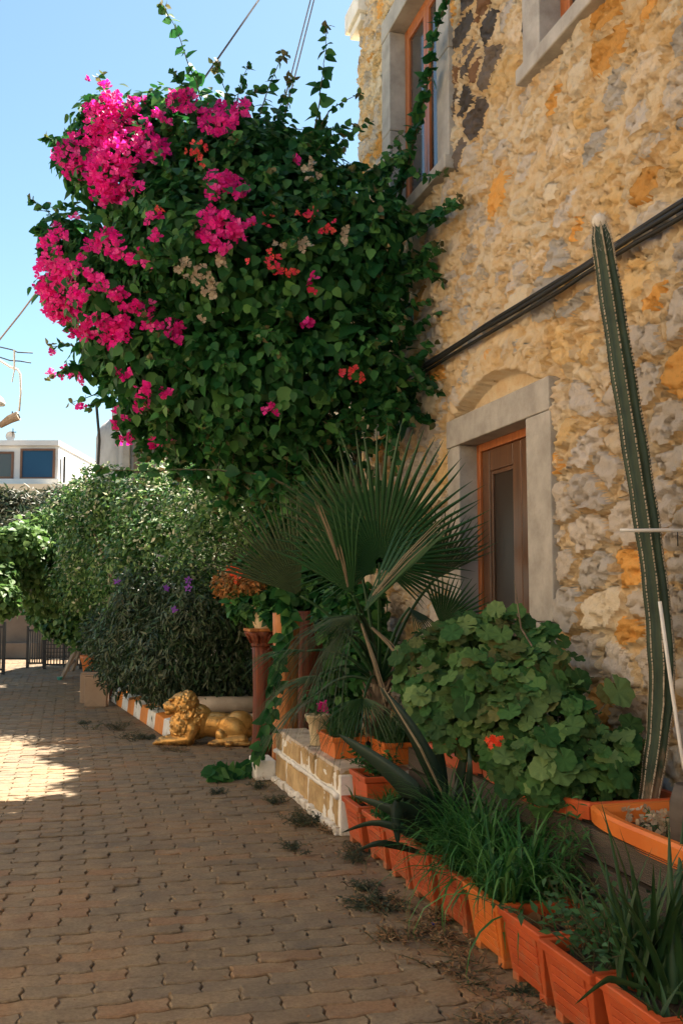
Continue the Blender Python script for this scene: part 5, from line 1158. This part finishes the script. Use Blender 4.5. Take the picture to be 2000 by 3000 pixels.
m_ = MB(); m_.tube([(2.25, 7.15, 0.2), (2.26, 7.16, 0.6), (2.25, 7.15, 1.0)], [0.09, 0.08, 0.055], 12)
for q in range(60):
    a = rnd.random()*2*PI; z_ = rnd.uniform(0.3, 1.0); r_ = 0.08; b = Vector((2.25+r_*math.cos(a), 7.15+r_*math.sin(a), z_)); m_.tube([b, b+Vector((0.05*math.cos(a), 0.05*math.sin(a), 0.09))], [0.02, 0.006], 4)
m_.build('trunk', M['bark'], palm)

# ================================================================== BLADES (grass, aloe, agave)
def blades(name, label, cat, roots, n, length, width, mat, parent=None, spread=0.5, bend=0.8, seg=6, kind=None, nparts=0, group=None, thick=0.15, loc=None):
    """curved tapering blades growing from the root places"""
    V_, Fq = [], []; T_ = []
    t_ = parent or thing(name, label, cat, loc or roots[0], group)
    cnt = 0
    for q in range(n):
        r0 = Vector(roots[rnd.randrange(len(roots))]) + Vector((rnd.gauss(0, .035), rnd.gauss(0, .035), 0))
        L_ = rnd.uniform(*length); az = rnd.random()*2*PI; h = Vector((math.cos(az), math.sin(az), 0)); el = math.radians(90)-abs(rnd.gauss(0, spread)); w_ = rnd.uniform(*width)
        p = r0.copy(); vs = []; fs = []; bd = bend*rnd.uniform(0.4, 1.3)
        sd = h.cross(Vector((0, 0, 1)))
        for k in range(seg+1):
            t = k/seg; e = el-bd*t*t*1.6; d = h*math.cos(e)+Vector((0, 0, math.sin(e)))
            if k: p = p+d*(L_/seg)
            ww = w_*(1-t)**0.7*(0.7+0.6*min(t*3, 1)*(1-t)); nrm = sd.cross(d)
            vs += [p-sd*ww, p-nrm*(ww*thick*2)*(-1 if thick > 0.3 else 1), p+sd*ww]
        fs = [f for k in range(seg) for f in ((3*k, 3*k+1, 3*k+4, 3*k+3), (3*k+1, 3*k+2, 3*k+5, 3*k+4))]
        if q < nparts:
            m = MB(); m.add(vs, fs); m.build('leaf', mat, t_, sm=True)
        else:
            b = len(V_); V_ += vs; Fq += [tuple(i+b for i in f) for f in fs]; T_ += [rnd.random()]*1*len(vs)
    if V_:
        arr = np.array([tuple(v) for v in V_]); fl = np.array(Fq)
        o = npmesh('blades', arr, fl.ravel(), np.arange(len(fl))*4, np.full(len(fl), 4), mat, t_, tint=np.array(T_), sm=True); o['kind'] = 'stuff'
    return t_
def potc(k, z=0.245, n=5): return [(1.98+rnd.uniform(-.12, .12), PY[k]+0.2+rnd.uniform(-.14, .14), z) for _ in range(n)]
blades('grass_clump', 'lush tall grass arching over the middle pots', 'grass', potc(4, n=8)+potc(5, n=12)+potc(6, n=8), 950, (0.22, 0.7), (0.005, 0.0125), M['grass'], spread=0.62, bend=1.4, nparts=200, loc=(1.98, PY[5]+0.2, 0.24))
blades('low_grass', 'short dark grass in the pots beside the end of the low wall', 'grass', potc(8, n=8)+potc(9, n=8), 500, (0.12, 0.28), (0.003, 0.007), M['grass'], spread=0.6, bend=1.1, nparts=80, loc=(1.98, PY[8]+0.2, 0.24))
blades('spiky_grass', 'narrow leaved dark grass in the troughs on the low wall', 'grass', [(2.25+rnd.uniform(-.1, .1), 6.8+rnd.uniform(-.15, .15), 0.57) for _ in range(10)]+[(1.98, 7.2+rnd.uniform(-.2, .2), 0.57) for _ in range(6)], 620, (0.12, 0.34), (0.003, 0.007), M['herb'], spread=0.6, bend=0.8, nparts=80, loc=(2.2, 6.9, 0.57))
blades('aloe_plant', 'tall aloe with upright fleshy green blades in the near pot', 'aloe', [(1.95, 3.2, 0.24), (1.98, 3.12, 0.24)], 36, (0.36, 0.66), (0.015, 0.024), M['aloe'], spread=0.46, bend=0.25, seg=8, nparts=60, thick=0.35)
blades('small_aloe', 'small aloe rosette at the foot of the tall one', 'aloe', [(1.93, PY[0]+0.33, 0.24), (1.9, PY[1]+0.06, 0.24)], 22, (0.12, 0.24), (0.008, 0.013), M['aloe'], spread=0.8, bend=0.3, seg=6, nparts=40, thick=0.3)
# herbs with small leaves
def herb(name, label, roots, n, h, mat, size, spread=0.12, tmpl=oval, cat='plant', droop=0.2, group=None):
    t_ = thing(name, label, cat, roots[0], group); m = MB(); P_, D_, N_, S_ = [], [], [], []
    for q in range(n):
        r0 = Vector(roots[rnd.randrange(len(roots))]) + Vector((rnd.gauss(0, spread*0.3), rnd.gauss(0, spread*0.3), 0)); hh = rnd.uniform(*h); dv = Vector((rnd.gauss(0, spread), rnd.gauss(0, spread), hh)); mid = r0+dv*0.5+Vector((0, 0, hh*0.12)); e = r0+dv
        m.tube([r0, mid, e], [0.003, 0.0025, 0.001], 4, cap=False)
        for k in range(9):
            t = 0.25+0.75*k/8; p = (r0.lerp(mid, t*2) if t < 0.5 else mid.lerp(e, t*2-1)); P_.append(tuple(p)); D_.append((rnd.gauss(0, 1), rnd.gauss(0, 1), rnd.gauss(droop, .5))); N_.append((rnd.gauss(0, .4), rnd.gauss(-.3, .4), 1)); S_.append(rnd.uniform(*size))
    P_, D_, N_, S_ = map(np.array, (P_, D_, N_, S_)); D_ = D_-N_*(np.sum(D_*N_, 1)/np.sum(N_*N_, 1))[:, None]
    tag(m.build('stems', M['stem'], t_), kind='stuff'); scatter('leaves', tmpl, P_, frames(D_, N_), S_, mat, t_); return t_
herb('herb_plant', 'leafy green herb spilling over the pots left of the aloe', potc(2, n=6)+potc(3, n=2), 80, (0.08, 0.26), M['herb'], (0.03, 0.06), 0.14)
herb('herb_plant', 'low green herb behind the aloe by the deck boards', [(2.12, PY[2]+0.1, 0.24), (2.15, PY[1]+0.3, 0.24)], 40, (0.1, 0.26), M['herb'], (0.025, 0.05), 0.1)
herb('herb_plant', 'sparse leafy sprigs between the grass and the deck boards', [(2.2, PY[4]+0.1, 0.24), (2.2, PY[5], 0.3)], 22, (0.25, 0.5), M['grass'], (0.03, 0.06), 0.08, narrow)
herb('leafy_sprig', 'dark round leaved sprig in the stacked pot at the wall end', [(2.0, 6.4, 0.41)], 30, (0.08, 0.2), M['bou_leaf'], (0.03, 0.06), 0.1)
herb('leafy_sprig', 'green sprig on the rim of the pot below the drooping agave leaf', [(1.86, PY[7]+0.2, 0.27)], 26, (0.03, 0.12), M['bou_leaf'], (0.03, 0.05), 0.07)
mfl = herb('magenta_flower_plant', 'single magenta flower over the cream pot', [(1.92, 7.72, 0.66)], 9, (0.04, 0.14), M['herb'], (0.03, 0.05), 0.05)
q_ = np.array([(1.93+rnd.gauss(0, .02), 7.62+rnd.gauss(0, .02), 0.76+rnd.gauss(0, .02)) for _ in range(9)]); parts('petal', [tmesh('petal', bractT, M['bract'])], q_, frames(rng.normal(size=q_.shape), np.tile([[0.1, -1, .3]], (9, 1))), np.full(9, 0.035), mfl)
# dry flowers by the cactus
dfl = thing('dried_flowers', 'cream dried flower heads round the foot of the cactus', 'flowers', (2.5, 3.8, 0.6))
q_ = np.array([tuple(Vector((rnd.choice((2.36, 2.45, 2.6))+rnd.gauss(0, .05), rnd.uniform(3.3, 4.0)+rnd.gauss(0, .02), 0.63+abs(rnd.gauss(0, .035))))) for _ in range(150)])
parts('flower_head', [tmesh('flower_head', bractT, M['bract_dry'])], q_, frames(rng.normal(size=q_.shape), rng.normal(size=q_.shape)+np.array([0, -.5, .8])), rng.uniform(.018, .032, 150), dfl)
herb('sedum_tuft', 'small green tuft among the dried flowers', [(2.42, 3.72, 0.6)], 20, (0.03, 0.1), M['herb'], (0.02, 0.05), 0.08, narrow)
# agave
ag = thing('agave', 'large agave with broad dark blades leaning over the pots', 'agave', (1.98, PY[6]+0.3, 0.24))
def blade_px(L, wd, name='leaf', mat='agave', par=None):
    pts = [atD(x, y, d) for x, y, d in L]; k = 12; cur = []
    for i in range(k+1):
        t = i/k*(len(pts)-1); j = min(int(t), len(pts)-2); f_ = t-j
        p0, p1, p2, p3 = pts[max(j-1, 0)], pts[j], pts[j+1], pts[min(j+2, len(pts)-1)]
        cur.append(0.5*((2*p1)+(p2-p0)*f_+(2*p0-5*p1+4*p2-p3)*f_**2+(3*p1-p0-3*p2+p3)*f_**3))
    m = MB(); vs = []; nk = len(cur)
    for i, p in enumerate(cur):
        t = i/k; d = (cur[min(i+1, k)]-cur[max(i-1, 0)]).normalized(); vw = (EYEP-p).normalized(); s_ = d.cross(vw).normalized(); s_ = (s_+vw*0.35).normalized(); nn = s_.cross(d)
        ww = wd*(0.55+1.1*t if t < 0.4 else 1.0*(1-(t-0.4)/0.6)**0.75)
        vs += [p-s_*ww+nn*ww*0.3, p-nn*ww*0.25, p+s_*ww+nn*ww*0.3, p-nn*(ww*0.25+0.012*(1-t))]
    fs = []
    for i in range(k):
        a = 4*i; b = a+4; fs += [(a, a+1, b+1, b), (a+1, a+2, b+2, b+1), (a+2, a+3, b+3, b+2), (a+3, a, b, b+3)]
    m.add(vs, fs); return m.build(name, M[mat], par or ag, sm=True)
blade_px([(1300, 2440, 5.35), (1220, 2330, 5.3), (1110, 2230, 5.35), (990, 2150, 5.5)], 0.062)
blade_px([(1330, 2440, 5.4), (1270, 2260, 5.3), (1190, 2110, 5.3), (1110, 2010, 5.4)], 0.05)
blade_px([(1310, 2430, 5.5), (1290, 2300, 5.5), (1285, 2210, 5.45), (1268, 2140, 5.4)], 0.05)
blade_px([(1260, 2440, 5.2), (1200, 2370, 5.05), (1160, 2370, 5.0), (1165, 2480, 4.98)], 0.055)
blade_px([(1290, 2470, 5.3), (1200, 2400, 5.1), (1120, 2360, 5.1), (1030, 2330, 5.2)], 0.035)
blade_px([(1340, 2430, 5.4), (1345, 2300, 5.4), (1360, 2200, 5.4), (1350, 2120, 5.5)], 0.03)
blade_px([(1270, 2480, 5.2), (1180, 2430, 5.0), (1090, 2410, 5.0), (1000, 2440, 5.1)], 0.022)
blade_px([(1380, 2440, 5.3), (1372, 2330, 5.2), (1376, 2240, 5.1), (1372, 2190, 5.2)], 0.022)
blade_px([(1240, 2500, 5.2), (1120, 2470, 5.0), (1050, 2490, 5.0)], 0.02)
for q in range(9):
    a = rnd.uniform(-1, 1); blade_px([(1300+rnd.uniform(-20, 20), 2455, 5.25), (1300+a*60, 2380-rnd.uniform(0, 40), 5.2), (1300+a*150, 2300+abs(a)*90-rnd.uniform(0, 60), 5.15+rnd.uniform(-.1, .1))], rnd.uniform(0.014, 0.026))
m_ = MB(); m_.tube([atD(1340, 2420, 5.3), atD(1230, 2190, 5.2), atD(1122, 2015, 5.3)], [0.007, 0.007, 0.003], 5); m_.build('dry_edge', M['palm_dry'], ag)
# long leaf tip out of the near pot
nl = thing('aloe_leaf', 'single long serrated leaf bent out over the near pots', 'leaf', onX(1700, 2900, 1.8)); blade_px([(1900, 2900, 3.2), (1800, 2870, 3.15), (1760, 2880, 3.1), (1680, 2945, 3.0)], 0.012, 'blade', 'aloe', nl)

# ================================================================== GERANIUM
M['ger'] = leafmat('geranium_leaf', [(0.028, 0.095, 0.026), (0.055, 0.145, 0.04), (0.10, 0.19, 0.055), (0.02, 0.065, 0.02), (0.17, 0.26, 0.09), (0.04, 0.12, 0.035), (0.15, 0.14, 0.05)], 0.22, 0.65, spec=0.12)
ger = thing('geranium', 'big geranium bush with round scalloped leaves under the door', 'geranium', (2.5, 5.2, 0.6))
GB = blobs_px([(1270, 1960, 105, 5.9), (1380, 1900, 95, 5.8), (1480, 1880, 80, 5.75), (1290, 2060, 90, 5.6), (1420, 2020, 110, 5.35), (1560, 1990, 90, 5.2), (1520, 2120, 110, 5.0), (1640, 2100, 100, 4.95), (1700, 2200, 110, 4.8), (1580, 2230, 90, 4.75), (1790, 2230, 75, 4.75), (1470, 2200, 60, 5.1), (1350, 2130, 80, 5.4), (1600, 1900, 55, 5.4), (1200, 1990, 45, 6.0), (1230, 2100, 50, 5.8), (1640, 2280, 60, 4.7), (1450, 1840, 45, 5.8), (1830, 2180, 60, 4.85), (1600, 2300, 55, 4.65), (1720, 2300, 60, 4.65), (1810, 2280, 65, 4.75), (1500, 2270, 45, 4.8), (1640, 1980, 60, 5.1)])
P, N = cover(GB, 1350, (0.82, 1.16), 0.15)
ok_ = (P[:, 0] < W-0.03) & (P[:, 2] > 0.52); P, N = P[ok_], N[ok_]
tow = np.array(EYEP)-P; tow /= np.linalg.norm(tow, axis=1, keepdims=True)
fr_n = np.sum(N*tow, axis=1)
nrm = N*0.55+np.array([-0.05, -0.25, 0.7])+rng.normal(size=N.shape)*0.36+tow*0.2; d_ = rng.normal(size=N.shape)*0.5+N*0.6+np.array([0, 0, -.5]); d_ -= nrm*(np.sum(d_*nrm, 1)/np.sum(nrm*nrm, 1))[:, None]
Rg = frames(d_, nrm); sg = rng.uniform(0.026, 0.07, len(P))
o_ = np.argsort(-(fr_n+0.2*rng.random(len(P)))); a, b = o_[:290], o_[290:]
parts('leaf', [tmesh('leaf', t, M['ger']) for t in rounds], P[a], Rg[a], sg[a], ger)
scatter('leaves', rounds[0], P[b], Rg[b], sg[b], M['ger'], ger)
for (x, y, d, s) in ((1560, 2060, 4.9, 0.07), (1700, 1990, 4.95, 0.06), (1810, 2025, 4.85, 0.085), (1780, 2030, 4.9, 0.06), (1640, 2010, 5, 0.07), (1580, 2330, 4.55, 0.05), (1870, 2300, 4.8, 0.06)):
    p = atD(x, y, d); R1 = frames(np.array([[0.2, -0.3, -0.6]]), np.array([[rnd.uniform(-.3, .1), -0.7, 0.6]])); parts('leaf', [tmesh('leaf', rounds[rnd.randrange(5)], M['ger'])], np.array([tuple(p)]), R1, [s], ger)
m_ = MB()
for q in range(46):
    r0 = Vector((2.5+rnd.uniform(-.12, .12), rnd.uniform(4.3, 6.2), 0.58)); e = Vector(P[rnd.randrange(len(P))]); 
    if abs(e.y-r0.y) > 1: continue
    m_.tube([r0, r0.lerp(e, .5)+Vector((0, 0, .1)), e], [0.01, 0.008, 0.004], 5)
m_.tube([atD(1565, 1905, 5.3), atD(1525, 1840, 5.4), atD(1505, 1700, 5.5)], [0.006, 0.005, 0.003], 5)
m_.tube([atD(1700, 2130, 4.9), atD(1750, 2090, 4.9), atD(1800, 2030, 4.88)], [0.006, 0.005, 0.004], 5)
m_.build('stems', M['bark'], ger)
q_ = np.array([tuple(atD(1448+rnd.gauss(0, 13), 2172+rnd.gauss(0, 7), 4.66+rnd.gauss(0, .02))) for _ in range(34)]); parts('petal', [tmesh('petal', petalT, M['redfl'])], q_, frames(rng.normal(size=q_.shape), np.tile([[0.1, -1, .5]], (34, 1))+rng.normal(size=(34, 3))*.3), np.full(34, 0.015), ger)

# ================================================================== CACTUS and rods
cac = thing('cactus', 'very tall ribbed column cactus leaning in front of the stone wall', 'cactus', atD(1895, 2380, 4.62))
cpt = [(1893, 2385, 4.62), (1908, 2290, 4.63), (1925, 2180, 4.64), (1937, 2060, 4.66), (1938, 1950, 4.67), (1930, 1820, 4.7), (1915, 1680, 4.72), (1895, 1540, 4.74), (1872, 1390, 4.76), (1848, 1240, 4.78), (1822, 1080, 4.8), (1797, 920, 4.82), (1775, 780, 4.83), (1760, 690, 4.83), (1755, 655, 4.83), (1753, 640, 4.83)]
cr = [27, 31, 34, 38, 40, 41, 38, 40, 41, 40, 39, 38, 35, 30, 20, 6]
pts = [atD(*c) for c in cpt]; dn, rr_ = [], []
for i in range(len(pts)-1):
    for t in range(5): f_ = t/5; dn.append(pts[i].lerp(pts[i+1], f_)); rr_.append((cr[i]*(1-f_)+cr[i+1]*f_)*0.9/FPX*4.72*(1+0.035*math.sin(len(dn)*0.9)))
dn.append(pts[-1]); rr_.append(cr[-1]/FPX*4.72)
shp = lambda j, n: 1.06 if j % 4 == 0 else (0.86 if j % 4 in (1, 3) else 0.70)
m_ = MB(); m_.tube(dn, rr_, 28, shape=shp); m_.build('body', M['cactus'], cac, sm=True)
m_ = MB(); sp_ = MB(); ringv = []
NN = 28; 
mm = MB(); mm.tube(dn, [r*1.0 for r in rr_], 28, shape=shp)
for i in range(0, len(dn)-1):
    for sub_ in range(3):
        f_ = (sub_+rnd.uniform(-.2, .2))/3
        for j in range(0, 28, 4):
            a = Vector(mm.v[i*28+j]).lerp(Vector(mm.v[(i+1)*28+j]), f_); out = (a-dn[i].lerp(dn[min(i+1, len(dn)-1)], f_)).normalized()
            s_ = rnd.uniform(0.0024, 0.0042); u_ = Vector((0, 0, 1)); v_ = out.cross(u_).normalized()
            m_.add([a-v_*s_-u_*s_*1.6, a+v_*s_-u_*s_*1.6, a+v_*s_+u_*s_*1.6, a-v_*s_+u_*s_*1.6, a+out*0.005], [(0, 1, 4), (1, 2, 4), (2, 3, 4), (3, 0, 4)])
            for q in range(3):
                dv = (out+Vector([rnd.gauss(0, .6) for _ in range(3)])).normalized()*rnd.uniform(0.008, 0.016); w2 = dv.cross(u_).normalized()*0.0007; sp_.add([a-w2, a+w2, a+dv], [(0, 1, 2)])
m_.build('areoles', M['areole'], cac); sp_.build('spines', M['areole'], cac)
m_ = MB()
for q in range(900):
    a = dn[-1-rnd.randrange(14)]; dv = Vector([rnd.gauss(0, 1) for _ in range(3)]); dv.z = abs(dv.z)*0.7; dv.normalize(); a = a+dv*rnd.uniform(0.02, 0.05)*(1 if a.z < dn[-6].z else 0.7); w2 = Vector([rnd.gauss(0, 1) for _ in range(3)]).normalized()*0.0008; m_.add([a-w2, a+w2, a+dv*0.022+Vector((0, 0, 0.01))], [(0, 1, 2)])
ellip(m_, tuple(dn[-2]-Vector((0, 0, 0.01))), (0.034, 0.034, 0.04), n=8)
m_.build('wool_tip', M['wool'], cac)
cab([atD(1815, 1553, 4.55), atD(1850, 1554, 4.55), atD(1950, 1553, 4.6), atD(2060, 1558, 4.7)], [0.008, 0.008, 0.009, 0.01], M['whitep'], 'white horizontal stick tied across the cactus', 'support_stick', 'stick')
cab([atD(1931, 1762, 4.5), atD(1958, 1960, 4.5), atD(1990, 2180, 4.45), atD(2030, 2400, 4.4)], 0.0085, M['whitep'], 'thin white pole leaning beside the cactus', 'support_pole', 'pole')
cab([atD(1983, 1558, 4.6), atD(1984, 1600, 4.6)], 0.003, M['iron'], 'bit of black tie hanging from the white stick', 'tie', 'tie')
# vase edge at right border
lpot(Vector(onX(2022, 2620, 2.36)) + Vector((0, 0, 0)), [(0.04, -0.2), (0.06, 0), (0.075, 0.2), (0.07, 0.35), (0.05, 0.42), (0.045, 0.42)], M['deck'], 'dark urn cut by the right edge of the photo', name='urn', cat='urn')

# ================================================================== WEEDS, LITTER ON THE PAVING
def tuft(x, y, r, h, label, dry=False, group='weeds growing in the paving joints'):
    p = onZ(x, y, 0.0)
    herb('weed_tuft', label, [tuple(p+Vector((rnd.gauss(0, r), rnd.gauss(0, r), 0))) for _ in range(6)], int(16+r*190), (h*0.4, h), M['dead'] if dry else M['weed'], (0.014, 0.036), r*0.8+0.015, narrow, 'weed', group=group)
W_ = [(850, 2410, .07, .10, 'dark spiky weed clump in the paving nearest the low wall corner', 0), (860, 2485, .05, .04, 'flat dark weed below the spiky clump', 0), (915, 2415, .03, .08, 'thin upright weed between the spiky clump and the low wall', 0),
      (310, 2140, .12, .12, 'loose dark weed patch on the paving left of the striped kerb', 0), (375, 2165, .09, .08, 'dark weed patch between the kerb and the first weed patch', 0), (430, 2165, .04, .05, 'tiny weed tuft just in front of the white kerb block', 0), (245, 2120, .03, .04, 'tiny weed tuft far left of the kerb', 0),
      (810, 2355, .05, .07, 'weed tuft close to the white foot of the low wall', 0), (770, 2310, .04, .07, 'sparse weed beside the end of the trailing vine', 0), (635, 2325, .025, .04, 'tiny weed alone in the paving under the vine tip', 0), (960, 2440, .04, .06, 'brown weed by the corner of the first orange pot', 1),
      (1160, 2660, .07, .07, 'green weed cushion at the foot of the middle pots', 0), (1050, 2600, .05, .04, 'small green weed left of the weed cushion', 0), (1050, 2655, .05, .03, 'flat green weed further out from the pots', 0), (1030, 2500, .04, .06, 'weed tuft at the foot of the second pot', 0), (1045, 2520, .04, .04, 'low weed beside the third pot', 0),
      (1270, 2690, .06, .05, 'dry brown weed clump against the middle pots', 1), (1120, 2650, .06, .04, 'dry brown weed beside the green cushion', 1), (1135, 2750, .04, .05, 'dry brown tuft alone out on the paving', 1), (1360, 2800, .09, .06, 'large dried weed cushion in front of the bright orange pot', 1), (1340, 2770, .06, .05, 'dried weed touching the bright orange pot', 1),
      (1400, 2885, .08, .03, 'flat dried weed patch near the bottom pots', 1), (1550, 2900, .05, .03, 'green weed sprig at the foot of a near pot', 0), (1490, 2965, .07, .03, 'dark dry weed patch at the bottom edge of the photo', 1), (1250, 2730, .06, .03, 'thin dried stems lying by the pot feet', 1), (500, 2200, .08, .04, 'dry weeds under the front paws of the lion', 1), (670, 2185, .08, .03, 'dark dry weeds in front of the belly of the lion', 1)]
for a in W_: tuft(a[0], a[1], a[2], a[3], a[4], bool(a[5]))
lt_P = []
for q in range(1500):
    u = rnd.random()
    if u < 0.55: x = 1.78-abs(rnd.gauss(0, 0.22)); y = rnd.uniform(3.0, 8.8)
    elif u < 0.8: x = rnd.uniform(-0.2, 1.1); y = rnd.uniform(10.5, 17)
    else: x = rnd.uniform(-1.5, 1.7); y = rnd.uniform(3, 14)
    lt_P.append((x, y, 0.004+rnd.random()*0.004))
lt_P = np.array(lt_P); nn = np.tile([[0., 0, 1]], (1500, 1))+rng.normal(size=(1500, 3))*.25
scatter('fallen_leaves', oval, lt_P, frames(np.cross(nn, rng.normal(size=nn.shape)), nn), rng.uniform(.01, .035, 1500), M['dead']); tag(bpy.data.objects['fallen_leaves'], 'small dry fallen leaves scattered over the paving', kind='stuff')
gP = np.column_stack([1.75-np.abs(rng.normal(0, .25, 1200)), rng.uniform(3, 9, 1200), np.full(1200, 0.002)])
m_ = MB(); m_.lathe([(0.016, 0), (0.016, 0.012), (0.013, 0.014)], tuple(onZ(1270, 2712, 0.003)), 14); M['bluecap'] = simple('blue_plastic', (0.01, 0.03, 0.25), (0.02, 0.05, 0.35), 5, 0.4, 0); tag(m_.build('bottle_cap', M['bluecap']), 'blue bottle cap lying among the dry weeds', 'bottle cap')
q = MB()
dead2 = np.array([(1.9+rnd.uniform(-.08, .1), PY[3]+0.2+rnd.gauss(0, .08), 0.25+rnd.uniform(0, .03)) for _ in range(26)])
dl = thing('dead_leaves', 'curled yellow dead leaves lying in an orange pot', 'leaves', tuple(dead2[0])); parts('leaf', [tmesh('leaf', heart2, M['dead'])], dead2, frames(rng.normal(size=dead2.shape), rng.normal(size=dead2.shape)+np.array([0, 0, 1.2])), rng.uniform(.03, .065, 26), dl)
print('objects', len(bpy.data.objects), 'tris', sum(sum(len(p.vertices)-2 for p in m.polygons) if len(m.polygons) < 20000 else 2*len(m.polygons) for m in bpy.data.meshes))
